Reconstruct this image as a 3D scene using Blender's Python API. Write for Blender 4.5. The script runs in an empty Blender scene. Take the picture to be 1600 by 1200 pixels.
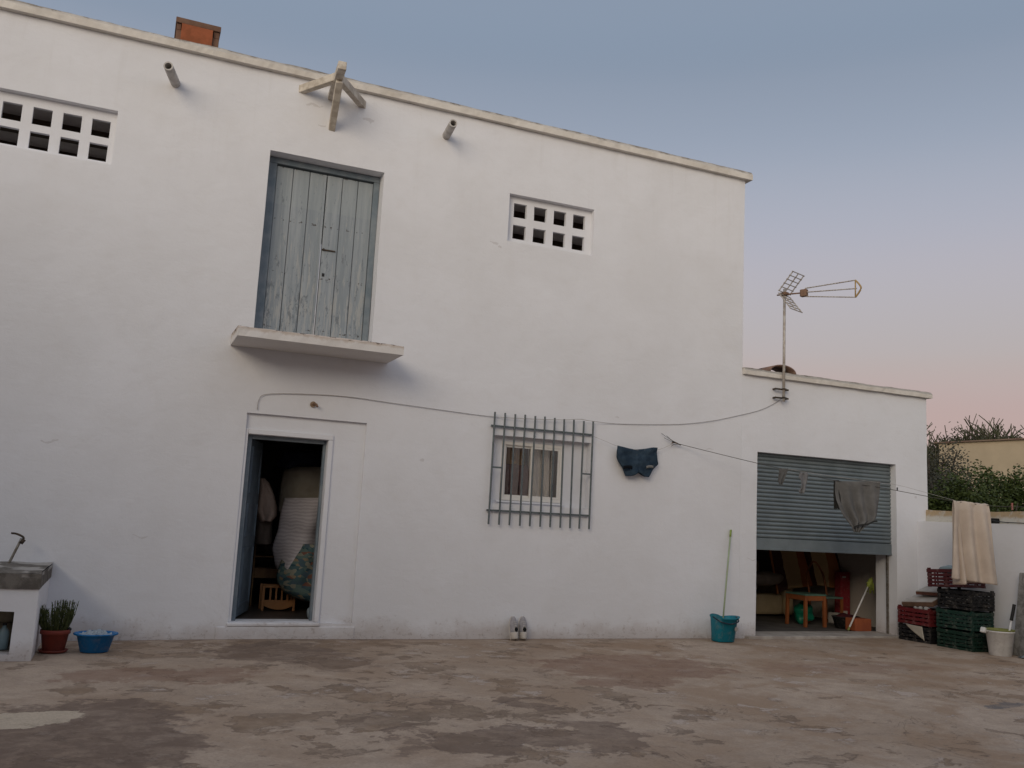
import bpy, math, random
from mathutils import Vector, Matrix, noise
R = math.radians
random.seed(7)
S = bpy.context.scene
COL = S.collection

# ------------------------------------------------------------------ camera
CAM = Vector((0, -10.5, 1.45)); F = 1420.0
yaw, pitch, roll = 0.39423601, 0.14653678, 0.05198817
cy, sy, cp, sp = math.cos(yaw), math.sin(yaw), math.cos(pitch), math.sin(pitch)
fw = Vector((sy*cp, cy*cp, sp)); rt0 = Vector((cy, -sy, 0)); up0 = rt0.cross(fw)
rt = rt0*math.cos(roll) + up0*math.sin(roll); up = -rt0*math.sin(roll) + up0*math.cos(roll)
cd = bpy.data.cameras.new('camera'); cam = bpy.data.objects.new('camera', cd); COL.objects.link(cam)
m = Matrix((rt, up, -fw)).transposed().to_4x4(); m.translation = CAM; cam.matrix_world = m
cd.sensor_width = 36; cd.lens = 36*F/1600; cd.clip_end = 2000; cd.clip_start = .05
S.camera = cam

# ------------------------------------------------------------------ sky
W = bpy.data.worlds.new('World'); S.world = W; W.use_nodes = True
nt = W.node_tree; nt.nodes.clear()
def wn(t): return nt.nodes.new(t)
def math_node(tree, op, a, b=None, clamp=False):
    n = tree.nodes.new('ShaderNodeMath'); n.operation = op; n.use_clamp = clamp
    for i, v in enumerate((a, b)):
        if v is None: continue
        if isinstance(v, (int, float)): n.inputs[i].default_value = v
        else: tree.links.new(v, n.inputs[i])
    return n.outputs[0]
tc = wn('ShaderNodeTexCoord'); sx = wn('ShaderNodeSeparateXYZ'); nt.links.new(tc.outputs['Generated'], sx.inputs[0])
def ramp(tree, fac, stops):
    n = tree.nodes.new('ShaderNodeValToRGB'); n.color_ramp.interpolation = 'CARDINAL'; el = n.color_ramp.elements
    while len(el) < len(stops): el.new(.5)
    for e, (p, c) in zip(el, stops): e.position = p; e.color = (c[0], c[1], c[2], 1)
    tree.links.new(fac, n.inputs[0]); return n.outputs[0]
EAST = [(0, (.36,.26,.25)), (.07, (.46,.345,.325)), (.135, (.468,.366,.352)), (.185, (.445,.402,.402)), (.284, (.418,.415,.470)), (.37, (.330,.368,.450)), (.45, (.252,.302,.388)), (.50, (.235,.292,.382)),
        (.60, (.27,.315,.40)), (.75, (.36,.385,.45)), (1, (.42,.44,.49))]
WEST = [(0, (.70,.65,.60)), (.12, (.76,.74,.74)), (.3, (.64,.67,.72)), (.6, (.48,.51,.56)), (1, (.42,.44,.49))]
ec = ramp(nt, sx.outputs[2], EAST); wc = ramp(nt, sx.outputs[2], WEST)
dp = wn('ShaderNodeVectorMath'); dp.operation = 'DOT_PRODUCT'; nt.links.new(tc.outputs['Generated'], dp.inputs[0]); dp.inputs[1].default_value = (-.60, -.80, 0)
mr = wn('ShaderNodeMapRange'); mr.interpolation_type = 'SMOOTHSTEP'; nt.links.new(dp.outputs['Value'], mr.inputs[0]); mr.inputs[1].default_value = -.35; mr.inputs[2].default_value = .95
mx = wn('ShaderNodeMix'); mx.data_type = 'RGBA'; nt.links.new(mr.outputs[0], mx.inputs[0]); nt.links.new(ec, mx.inputs[6]); nt.links.new(wc, mx.inputs[7])
bg = wn('ShaderNodeBackground'); nt.links.new(mx.outputs[2], bg.inputs[0]); bg.inputs[1].default_value = 1.0
wo = wn('ShaderNodeOutputWorld'); nt.links.new(bg.outputs[0], wo.inputs[0])

# ------------------------------------------------------------------ afterglow (a low, very soft sun behind the camera on the left)
sl = bpy.data.lights.new('sun', 'SUN'); sl.energy = 1.32; sl.angle = R(34); sl.color = (1.0, .83, .60)
so = bpy.data.objects.new('sun', sl); COL.objects.link(so)
d = Vector((.64, .77, -.25)).normalized(); so.rotation_euler = d.to_track_quat('-Z', 'Y').to_euler()

S.view_settings.view_transform = 'Standard'; S.view_settings.look = 'None'; S.view_settings.exposure = 0.08; S.view_settings.gamma = 1
S.render.engine = 'CYCLES'

# ------------------------------------------------------------------ rays
def ray(x, y): return rt*((x-800)/F) - up*((y-600)/F) + fw
def at(x, y, Y=0.0):
    v = ray(x, y); return CAM + v*((Y-CAM.y)/v.y)
LK = .42; LX = 6.75                      # washing line in plan: Y = -LK (X - LX)
def online(x, y):
    v = ray(x, y); return CAM + v*((10.5 + LK*LX)/(v.y + LK*v.x))

# ------------------------------------------------------------------ materials
MATS = {}
def srgb(r, g, b): return tuple((c/255/12.92 if c < 11 else ((c/255+.055)/1.055)**2.4) for c in (r, g, b))
class NT:
    def __init__(s, name, rough=.8, metal=0, spec=.3):
        s.m = bpy.data.materials.new(name); s.m.use_nodes = True; s.t = s.m.node_tree
        s.p = s.t.nodes['Principled BSDF']; s.p.inputs['Roughness'].default_value = rough; s.p.inputs['Metallic'].default_value = metal
        s.p.inputs['Specular IOR Level'].default_value = spec
        s.co = s.t.nodes.new('ShaderNodeTexCoord').outputs['Object']
    def L(s, a, b): s.t.links.new(a, b)
    def scaled(s, sc, co=None):
        n = s.t.nodes.new('ShaderNodeMapping'); n.inputs['Scale'].default_value = sc; s.L(co or s.co, n.inputs[0]); return n.outputs[0]
    def noise(s, scale, detail=4, rough=.55, dist=0, co=None):
        n = s.t.nodes.new('ShaderNodeTexNoise'); n.inputs['Scale'].default_value = scale; n.inputs['Detail'].default_value = detail
        n.inputs['Roughness'].default_value = rough; n.inputs['Distortion'].default_value = dist; s.L(co or s.co, n.inputs['Vector']); return n.outputs[0]
    def rng(s, v, a, b, c=0, d=1, smooth=True):
        n = s.t.nodes.new('ShaderNodeMapRange'); n.interpolation_type = 'SMOOTHSTEP' if smooth else 'LINEAR'
        s.L(v, n.inputs[0])
        for i, k in enumerate((a, b, c, d)): n.inputs[i+1].default_value = k
        return n.outputs[0]
    def mix(s, f, a, b, mode='MIX'):
        n = s.t.nodes.new('ShaderNodeMix'); n.data_type = 'RGBA'; n.blend_type = mode
        for i, v in ((0, f), (6, a), (7, b)):
            if isinstance(v, (int, float)): n.inputs[i].default_value = v
            elif isinstance(v, tuple): n.inputs[i].default_value = (v[0], v[1], v[2], 1)
            else: s.L(v, n.inputs[i])
        return n.outputs[2]
    def math(s, op, a, b=None, clamp=False): return math_node(s.t, op, a, b, clamp)
    def bump(s, h, strength, dist=.01, prev=None):
        n = s.t.nodes.new('ShaderNodeBump'); n.inputs['Strength'].default_value = strength; n.inputs['Distance'].default_value = dist
        s.L(h, n.inputs['Height'])
        if prev is not None: s.L(prev, n.inputs['Normal'])
        return n.outputs[0]
    def done(s, col=None, nrm=None, rough=None):
        if col is not None:
            if isinstance(col, tuple): s.p.inputs['Base Color'].default_value = (*col, 1)
            else: s.L(col, s.p.inputs['Base Color'])
        if nrm is not None: s.L(nrm, s.p.inputs['Normal'])
        if rough is not None: s.L(rough, s.p.inputs['Roughness'])
        return s.m
def simple(name, c1, c2=None, scale=6, rough=.7, metal=0, bump=.15, bscale=40, spec=.3, detail=5, lo=.35, hi=.65, bdist=.004):
    n = NT(name, rough, metal, spec); c2 = c2 or tuple(v*.75 for v in c1)
    col = n.mix(n.rng(n.noise(scale, detail, .6), lo, hi), c1, c2)
    return n.done(col, n.bump(n.noise(bscale, 5, .6), bump, bdist))

CHIPS = [(4.02, 4.92, .05, .022), (4.10, 4.87, .025, .014), (1.62, 6.22, .12, .012), (2.28, 6.18, .08, .035), (1.72, 5.98, .05, .014), (5.9, 2.83, .03, .012), (7.35, 2.55, .07, .010), (3.25, 2.1, .03, .018), (.2, 1.05, .10, .008), (9.6, 3.2, .04, .014), (-.75, 2.0, .08, .012)]
def m_plaster(name='whitewash', base=(.755,.765,.81), dirt=True):
    n = NT(name, .92, 0, .15)
    big = n.noise(.55, 5, .6, .4); med = n.noise(3.2, 6, .65, .2)
    c = n.mix(n.rng(big, .35, .7), base, tuple(v*f for v, f in zip(base, (.94,.935,.925))))
    c = n.mix(n.rng(med, .45, .8, 0, .35), c, tuple(v*f for v, f in zip(base, (.88,.86,.83))))
    # a few real chips, where the limewash has come away
    wp = n.t.nodes.new('ShaderNodeTexNoise'); wp.inputs['Scale'].default_value = 9; wp.inputs['Detail'].default_value = 5; n.L(n.co, wp.inputs['Vector'])
    wa = n.t.nodes.new('ShaderNodeVectorMath'); wa.operation = 'MULTIPLY_ADD'; n.L(wp.outputs['Color'], wa.inputs[0]); wa.inputs[1].default_value = (.16,0,.16); n.L(n.co, wa.inputs[2])
    acc = None
    for (x, z_, rx, rz_) in CHIPS if dirt else ():
        a = n.t.nodes.new('ShaderNodeVectorMath'); a.operation = 'SUBTRACT'; n.L(wa.outputs[0], a.inputs[0]); a.inputs[1].default_value = (x+.08, 0, z_+.08)
        m_ = n.t.nodes.new('ShaderNodeVectorMath'); m_.operation = 'MULTIPLY'; n.L(a.outputs[0], m_.inputs[0]); m_.inputs[1].default_value = (1/rx, 0, 1/rz_)
        l = n.t.nodes.new('ShaderNodeVectorMath'); l.operation = 'LENGTH'; n.L(m_.outputs[0], l.inputs[0])
        v = n.rng(l.outputs['Value'], 1.0, .8); acc = v if acc is None else n.math('MAXIMUM', acc, v)
    if acc is not None: c = n.mix(n.math('MULTIPLY', acc, .30), c, (.36,.32,.31))
    if dirt:
        sep = n.t.nodes.new('ShaderNodeSeparateXYZ'); n.L(n.co, sep.inputs[0])
        z = n.math('ADD', sep.outputs[2], n.math('MULTIPLY', n.noise(2.5, 6, .65), .5))
        st = n.noise(1.0, 5, .65, 0, n.scaled((7, 7, .5)))
        c = n.mix(n.math('MULTIPLY', n.math('MULTIPLY', n.rng(st, .52, .72), .10), n.rng(sep.outputs[2], 4.2, 6.6)), c, (.40,.37,.33))
        c = n.mix(n.rng(z, .50, .24, 0, .55), c, (.42,.355,.32))
        c = n.mix(n.math('MULTIPLY', n.rng(n.noise(14, 6, .7), .55, .66), n.rng(z, .60, .30, 0, .5)), c, (.33,.27,.24))
        # hairline cracks at the very foot
        ft = n.math('MULTIPLY', n.rng(n.noise(1.6, 6, .7, 0, n.scaled((1, 1, 5))), .495, .503), n.rng(n.noise(1.6, 6, .7, 0, n.scaled((1, 1, 5))), .511, .503))
        c = n.mix(n.math('MULTIPLY', n.math('MULTIPLY', ft, .6), n.rng(sep.outputs[2], .10, .03)), c, (.16,.13,.12))
    b = n.bump(n.noise(1.7, 7, .62, .3, n.scaled((1, 1, 1.7))), .36, .026)
    b = n.bump(n.noise(11, 6, .68, .5), .34, .008, b)
    b = n.bump(n.noise(70, 3, .6), .25, .002, b)
    return n.done(c, b)
PL = m_plaster()
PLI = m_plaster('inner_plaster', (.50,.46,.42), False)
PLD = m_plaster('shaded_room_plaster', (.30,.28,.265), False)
def m_coping():
    n = NT('weathered_coping', .95, 0, .1)
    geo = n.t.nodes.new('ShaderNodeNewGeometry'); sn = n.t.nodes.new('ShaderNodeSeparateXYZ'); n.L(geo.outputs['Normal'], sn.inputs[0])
    gz = n.t.nodes.new('ShaderNodeSeparateXYZ'); gt = n.t.nodes.new('ShaderNodeTexCoord'); n.L(gt.outputs['Generated'], gz.inputs[0])
    h = n.math('ADD', gz.outputs[2], n.math('MULTIPLY', n.math('SUBTRACT', n.noise(4.5, 8, .72, .3), .5), 1.1))
    c = n.mix(n.rng(n.noise(3, 6, .65), .4, .7), (.70,.665,.62), (.60,.56,.51))
    c = n.mix(n.rng(h, .62, .86, 0, .75), c, (.24,.205,.175))
    lich = n.math('MULTIPLY', n.rng(n.noise(9, 8, .7, .4), .50, .58), n.rng(h, .72, .9))
    c = n.mix(n.math('MULTIPLY', lich, .7), c, (.11,.095,.085))
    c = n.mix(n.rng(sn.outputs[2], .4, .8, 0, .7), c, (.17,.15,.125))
    return n.done(c, n.bump(n.noise(18, 7, .7), .6, .012))
COP = m_coping()
def m_bluewood():
    n = NT('weathered_blue_paint', .75, 0, .3)
    fib = n.noise(1.6, 8, .7, .2, n.scaled((16, 16, .7)))
    c = n.mix(n.rng(fib, .35, .68), (.26,.295,.33), (.355,.39,.42))
    sep = n.t.nodes.new('ShaderNodeSeparateXYZ'); n.L(n.co, sep.inputs[0])
    low = n.rng(sep.outputs[2], 5.0, 3.5)
    brd = n.noise(.9, 3, .5, 0, n.scaled((7, 0, .3)))
    c = n.mix(n.rng(brd, .40, .60, 0, .45), c, (.225,.26,.285))
    c = n.mix(n.rng(sep.outputs[2], 4.99, 5.01, 0, .25), c, (.36,.40,.41))
    grain = n.noise(3.0, 9, .75, .3, n.scaled((11, 11, .9)))
    wear = n.rng(n.math('ADD', grain, n.math('MULTIPLY', low, .10)), .58, .66)
    c = n.mix(n.math('MULTIPLY', wear, .65), c, (.43,.43,.42))
    dk = n.rng(n.math('ADD', n.noise(3.4, 9, .75, .4, n.scaled((5, 5, 1.4))), n.math('MULTIPLY', low, .07)), .60, .66)
    c = n.mix(n.math('MULTIPLY', dk, .7), c, (.135,.155,.175))
    nail = n.math('MULTIPLY', n.rng(n.math('ABSOLUTE', n.math('SUBTRACT', n.math('FRACT', n.math('MULTIPLY', n.math('ADD', sep.outputs[2], .02), 1.55)), .5)), .030, .012), n.rng(n.noise(26, 2, .5), .60, .64))
    c = n.mix(n.math('MULTIPLY', nail, .9), c, (.07,.06,.055))
    b = n.bump(fib, .6, .006); b = n.bump(grain, .4, .004, b)
    return n.done(c, b)
BW = m_bluewood()
BF = simple('blue_grey_door_paint', (.13,.17,.21), (.09,.12,.155), 5, .6, 0, .2, 30)
FRM = simple('blue_frame_paint', (.15,.19,.225), (.22,.255,.285), 5, .65, 0, .3, 30)
DARKC = simple('rusty_iron', (.05,.045,.04), (.10,.07,.05), 20, .7, .4)
GRL = simple('grey_green_grille_paint', (.135,.155,.165), (.10,.12,.13), 14, .5, .2, .15, 80)
SHT = simple('shutter_steel', (.205,.24,.255), (.165,.195,.21), 2.5, .45, .35, .1, 30, .4)
ALU = simple('white_lacquered_aluminium', (.80,.78,.75), (.74,.72,.69), 3, .4, 0, .05, 20)
CONC = simple('grey_concrete', (.20,.185,.17), (.33,.31,.29), 6, .95, 0, .5, 25, .1, 8, bdist=.012)
SPW = simple('whitewashed_pipe', (.52,.50,.485), (.38,.36,.34), 12, .85, 0, .3, 40)
BEAM = simple('whitewashed_timber', (.64,.59,.52), (.44,.39,.33), 9, .9, 0, .5, 30, .1)
ROOFM = simple('roof_slab', (.30,.22,.17), (.22,.16,.13), 3, .95, 0, .4, 20)
TERR = simple('terracotta', (.30,.10,.045), (.22,.075,.04), 8, .85, 0, .3, 40)
POT = simple('terracotta_plastic', (.22,.042,.028), (.16,.035,.025), 6, .6, 0, .1, 40)
BLK = simple('black_metal', (.02,.02,.022), None, 6, .5)
GALV = simple('galvanised_steel', (.30,.29,.27), (.20,.17,.14), 20, .5, .6, .1, 60)
RUST = simple('rust', (.25,.15,.10), (.17,.11,.08), 20, .8, .1, .3, 60)
YEL = simple('yellowed_plastic', (.42,.29,.12), (.36,.24,.10), 10, .6)
CBL = simple('white_cable', (.42,.40,.39), (.33,.31,.30), 20, .6)
CBLK = simple('dark_line', (.07,.065,.06), None, 20, .7)
SOIL = simple('soil', (.035,.025,.018), (.06,.045,.03), 20, .95, 0, .6, 30)
def m_ground():
    n = NT('worn_concrete', .85, 0, .25)
    dn = n.t.nodes.new('ShaderNodeTexNoise'); dn.inputs['Scale'].default_value = 3.0; dn.inputs['Detail'].default_value = 6; dn.inputs['Roughness'].default_value = .65; n.L(n.co, dn.inputs['Vector'])
    def warp(k):
        ad = n.t.nodes.new('ShaderNodeVectorMath'); ad.operation = 'MULTIPLY_ADD'
        sb = n.t.nodes.new('ShaderNodeVectorMath'); sb.operation = 'SUBTRACT'; n.L(dn.outputs['Color'], sb.inputs[0]); sb.inputs[1].default_value = (.5,.5,.5)
        n.L(sb.outputs[0], ad.inputs[0]); ad.inputs[1].default_value = (k, k, 0); n.L(n.co, ad.inputs[2]); return ad.outputs[0]
    wv = warp(1.35); wv2 = warp(.5)
    def blob(x, y, rx, ry, e0=1.0, e1=.86, co=None):
        a = n.t.nodes.new('ShaderNodeVectorMath'); a.operation = 'SUBTRACT'; n.L(co or wv, a.inputs[0]); a.inputs[1].default_value = (x, y, 0)
        b = n.t.nodes.new('ShaderNodeVectorMath'); b.operation = 'DIVIDE'; n.L(a.outputs[0], b.inputs[0]); b.inputs[1].default_value = (rx, ry, 1)
        l = n.t.nodes.new('ShaderNodeVectorMath'); l.operation = 'LENGTH'; n.L(b.outputs[0], l.inputs[0])
        return n.rng(l.outputs['Value'], e0, e1)
    sep = n.t.nodes.new('ShaderNodeSeparateXYZ'); n.L(n.co, sep.inputs[0])
    tone = n.noise(.7, 6, .65, .3)
    c = n.mix(n.rng(tone, .35, .65), (.51,.405,.32), (.40,.305,.23))
    fine = n.noise(4.5, 9, .72, .15); c = n.mix(n.rng(fine, .40, .62, 0, .5), c, (.34,.265,.21))
    silt = n.rng(n.noise(1.1, 8, .68, .4), .45, .60)
    right = n.rng(sep.outputs[0], 3.0, 6.5, .40, .85)
    c = n.mix(n.math('MULTIPLY', silt, right), c, (.33,.225,.15))
    # worn-through patches: sharp-edged, darker base showing, with a dark lip
    st_ = n.scaled((.95, 1.1, 1))
    pn = n.noise(2.0, 12, .66, .35, st_); leftw = n.rng(sep.outputs[0], 6.5, 2.0, -.05, .025); gate = n.math('MULTIPLY', n.math('SUBTRACT', n.noise(.62, 3), .5), .42)
    pe = n.math('ADD', n.math('ADD', pn, leftw), gate)
    pat = n.rng(pe, .575, .588)
    c = n.mix(n.math('MULTIPLY', pat, n.rng(n.noise(3.1, 7, .7), .35, .62, .30, .85)), c, n.mix(n.rng(n.noise(1.2, 4), .4, .6), (.20,.145,.105), (.25,.170,.11)))
    lip = n.math('MULTIPLY', n.rng(pe, .562, .576), n.rng(pe, .592, .578)); c = n.mix(n.math('MULTIPLY', lip, .45), c, (.12,.085,.068))
    sm = n.noise(8.5, 8, .68, .2, st_); gate2 = n.rng(n.noise(.9, 3), .40, .55)
    small = n.math('MULTIPLY', n.rng(sm, .62, .64), gate2)
    c = n.mix(n.math('MULTIPLY', small, .7), c, (.17,.125,.10))
    flk = n.noise(2.6, 11, .72, .3, st_); fl = n.math('MULTIPLY', n.rng(flk, .575, .59), n.rng(n.noise(.8, 3, .5, .5), .47, .55))
    c = n.mix(n.math('MULTIPLY', fl, .6), c, (.54,.46,.415))
    cr = n.noise(1.3, 9, .62, 1.2); crack = n.math('MULTIPLY', n.math('MULTIPLY', n.rng(cr, .496, .4995), n.rng(cr, .503, .4995)), n.rng(n.noise(.7, 2, .5), .50, .60))
    c = n.mix(n.math('MULTIPLY', crack, .6), c, (.11,.085,.075))
    inner = n.rng(n.noise(4.2, 9, .75, .3), .33, .60, .50, 1.0)
    def patches(lst, co):
        acc = None
        for (x, y, rx, ry, k) in lst:
            v = n.math('MULTIPLY', blob(x, y, rx, ry, co=co), n.math('MULTIPLY', inner, k)); acc = v if acc is None else n.math('MAXIMUM', acc, v)
        return acc
    c = n.mix(patches([(5.0, -2.0, 1.1, .8, .75), (4.6, -2.9, .6, .3, .7), (5.6, -2.4, .5, .3, .8), (7.6, -2.3, 1.3, .35, .5), (.5, -2.1, .9, .35, .7)], wv), c, (0.254,0.152,0.107))
    c = n.mix(patches([(-.1, -4.2, .75, 1.2, 1.0), (1.55, -.95, .65, .75, .8), (2.0, -1.5, .45, .55, .6), (2.35, -4.7, .60, .30, .85), (2.9, -4.55, .5, .25, .85), (1.95, -4.3, .22, .14, .8),
                       (1.6, -3.85, .12, .09, .8), (2.35, -3.5, .20, .15, .6), (3.1, -3.6, .2, .28, .85), (3.2, -4.7, .35, .5, .8)], wv), c, (0.181,0.128,0.099))
    c = n.mix(patches([(7.6, -4.35, .35, .10, .85)], wv2), c, (0.123,0.123,0.131))
    c = n.mix(n.math('MULTIPLY', blob(-.50, -3.60, .46, .24, 1.0, .93, co=wv2), .9), c, n.mix(fine, (.64,.54,.42), (.54,.45,.35)))
    # damp grime against the wall foot
    wy = n.math('ADD', sep.outputs[1], n.math('MULTIPLY', n.noise(2.2, 5), .35))
    c = n.mix(n.rng(wy, .0, .18, 0, .55), c, (0.232,0.174,0.138))
    grit = n.noise(55, 4, .7)
    c = n.mix(n.rng(grit, .35, .7, 0, .30), c, (0.189,0.145,0.116))
    b = n.bump(n.math('SUBTRACT', n.math('SUBTRACT', fl, pat), crack), .6, .008); b = n.bump(n.noise(9, 8, .7), .6, .012, b); b = n.bump(grit, .35, .003, b)
    return n.done(c, b, n.rng(tone, .3, .7, .72, .92))
GROUND = m_ground()
def fabric(name, c1, c2=None, scale=5, bump=.4):
    n = NT(name, .95, 0, .1); c2 = c2 or tuple(v*.8 for v in c1)
    c = n.mix(n.rng(n.noise(scale, 5, .6), .42 if scale > 22 else .3, .62 if scale > 22 else .7), c1, c2)
    return n.done(c, n.bump(n.noise(160, 3, .6), bump, .002, n.bump(n.noise(12, 4), .3, .008)))
def stripes(name, cols, freq, axis=0, wob=.02):
    n = NT(name, .95, 0, .1); sep = n.t.nodes.new('ShaderNodeSeparateXYZ'); n.L(n.co, sep.inputs[0])
    v = n.math('ADD', n.math('MULTIPLY', sep.outputs[axis], freq), n.math('MULTIPLY', n.noise(3, 3), wob*freq))
    f = n.math('FRACT', v); rp = n.t.nodes.new('ShaderNodeValToRGB'); rp.color_ramp.interpolation = 'CONSTANT'
    el = rp.color_ramp.elements
    while len(el) < len(cols): el.new(.5)
    for i, (e, c) in enumerate(zip(el, cols)): e.position = i/len(cols); e.color = (*c, 1)
    n.L(f, rp.inputs[0]); return n.done(rp.outputs[0], n.bump(n.noise(10, 4), .4, .01))
def glass_mat():
    n = NT('window_glass', .04, 0, .5); n.p.inputs['Transmission Weight'].default_value = 1; n.p.inputs['IOR'].default_value = 1.45
    return n.done((.9,.9,.9))
GLASS = glass_mat()
def plastic(name, c, rough=.4):
    n = NT(name, rough, 0, .4)
    k = n.mix(n.rng(n.noise(4, 5, .6), .35, .65), c, tuple(v*.8 for v in c))
    k = n.mix(n.rng(n.noise(13, 8, .72, .4), .50, .68, 0, .28), k, (.30,.265,.235))     # dust and scuffs
    return n.done(k, n.bump(n.noise(25, 4), .08, .003), n.rng(n.noise(9, 6, .7), .3, .7, rough, min(.95, rough+.35)))

# ------------------------------------------------------------------ mesh builder
class MB:
    def __init__(s): s.v = []; s.f = []
    def quad(s, a, b, c, d):
        i = len(s.v); s.v += [Vector(a), Vector(b), Vector(c), Vector(d)]; s.f.append((i, i+1, i+2, i+3))
    def box(s, x0, x1, y0, y1, z0, z1, rot=None, piv=None):
        i = len(s.v); P = [Vector((x, y, z)) for z in (z0, z1) for y in (y0, y1) for x in (x0, x1)]
        if rot is not None:
            pv = Vector(piv) if piv else sum(P, Vector())/8; P = [rot @ (p-pv) + pv for p in P]
        s.v += P
        for f in ((0,2,3,1), (4,5,7,6), (0,1,5,4), (2,6,7,3), (0,4,6,2), (1,3,7,5)): s.f.append(tuple(i+k for k in f))
        return s
    def bar(s, a, b, w, h=None, upv=(0,0,1)):
        a, b = Vector(a), Vector(b); h = h or w; t = (b-a).normalized(); u = Vector(upv)
        if abs(t.dot(u)) > .95: u = Vector((0,1,0))
        sd = t.cross(u).normalized(); u = sd.cross(t)
        i = len(s.v)
        for p in (a, b):
            for (p1, p2) in ((-1,-1), (1,-1), (1,1), (-1,1)): s.v.append(p + sd*(p1*w/2) + u*(p2*h/2))
        for f in ((0,1,2,3), (7,6,5,4), (0,4,5,1), (1,5,6,2), (2,6,7,3), (3,7,4,0)): s.f.append(tuple(i+k for k in f))
        return s
    def tube(s, pts, r, n=8, r1=None, cap=True):
        pts = [Vector(p) for p in pts]; N = len(pts); i0 = len(s.v)
        for k, p in enumerate(pts):
            t = (pts[min(k+1, N-1)] - pts[max(k-1, 0)]).normalized(); u = Vector((0,0,1)) if abs(t.z) < .9 else Vector((1,0,0))
            a = t.cross(u).normalized(); b = t.cross(a); rr = r if r1 is None else r + (r1-r)*k/(N-1)
            if isinstance(r, (list, tuple)): rr = r[k]
            for j in range(n):
                th = 2*math.pi*j/n; s.v.append(p + a*(rr*math.cos(th)) + b*(rr*math.sin(th)))
        for k in range(N-1):
            for j in range(n):
                A = i0+k*n+j; B = i0+k*n+(j+1) % n; s.f.append((A, B, B+n, A+n))
        if cap: s.f.append(tuple(i0+j for j in range(n))[::-1]); s.f.append(tuple(i0+(N-1)*n+j for j in range(n)))
        return s
    def lathe(s, prof, c=(0,0,0), n=32, sx=1, sy=1, power=2):
        i0 = len(s.v); c = Vector(c)
        for (r, z) in prof:
            for j in range(n):
                th = 2*math.pi*j/n; ct, st = math.cos(th), math.sin(th)
                k = (abs(ct)**power + abs(st)**power)**(-1/power)
                s.v.append(c + Vector((r*ct*k*sx, r*st*k*sy, z)))
        for k in range(len(prof)-1):
            for j in range(n):
                A = i0+k*n+j; B = i0+k*n+(j+1) % n; s.f.append((A, B, B+n, A+n))
        if prof[0][0] > 1e-4: s.f.append(tuple(i0+j for j in range(n))[::-1])
        if prof[-1][0] > 1e-4: s.f.append(tuple(i0+(len(prof)-1)*n+j for j in range(n)))
        return s
    def grid(s, fn, nu, nv):
        i0 = len(s.v)
        for j in range(nv+1):
            for i in range(nu+1): s.v.append(Vector(fn(i/nu, j/nv)))
        for j in range(nv):
            for i in range(nu):
                A = i0+j*(nu+1)+i; s.f.append((A, A+1, A+nu+2, A+nu+1))
        return s
    def build(s, name, mat, parent=None, smooth=False, solid=0, bevel=0, sub=0, jitter=None):
        off = Vector()
        p = parent
        while p is not None: off += p.location; p = p.parent
        me = bpy.data.meshes.new(name)
        V = [jitter(v) for v in s.v] if jitter else s.v
        me.from_pydata([tuple(v-off) for v in V], [], s.f); me.materials.append(mat)
        if smooth:
            for pl in me.polygons: pl.use_smooth = True
        o = bpy.data.objects.new(name, me); COL.objects.link(o); o.parent = parent
        if bevel:
            b = o.modifiers.new('bevel', 'BEVEL'); b.width = bevel; b.segments = 2; b.limit_method = 'ANGLE'
        if solid:
            b = o.modifiers.new('solid', 'SOLIDIFY'); b.thickness = solid; b.offset = 0
        if sub:
            b = o.modifiers.new('sub', 'SUBSURF'); b.levels = sub; b.render_levels = sub
        return o
def wob(p, a=.006):
    n1 = noise.noise_vector(p*1.3); n2 = noise.noise_vector(p*6.0 + Vector((5,3,1)))
    return p + n1*a + n2*(a*.35)
def wobb(p): return wob(p, .012)
def tag(o, label=None, cat=None, group=None, kind=None):
    if label: o['label'] = label
    if cat: o['category'] = cat
    if group: o['group'] = group
    if kind: o['kind'] = kind
    return o
def empty(name, loc, label, cat, group=None):
    o = bpy.data.objects.new(name, None); COL.objects.link(o); o.location = loc; o.empty_display_size = .1
    return tag(o, label, cat, group)
def copy_tree(o, parent=None):
    c = o.copy(); COL.objects.link(c); c.parent = parent
    for ch in [x for x in bpy.data.objects if x.parent == o]: copy_tree(ch, c)
    return c
def lines(a, b, cuts, step):
    L = sorted({round(v, 4) for v in [a, b] + [c for c in cuts if a < c < b]}); out = [L[0]]
    for p, q in zip(L, L[1:]):
        k = max(1, round((q-p)/step)); out += [p + (q-p)*i/k for i in range(1, k+1)]
    return out
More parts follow.
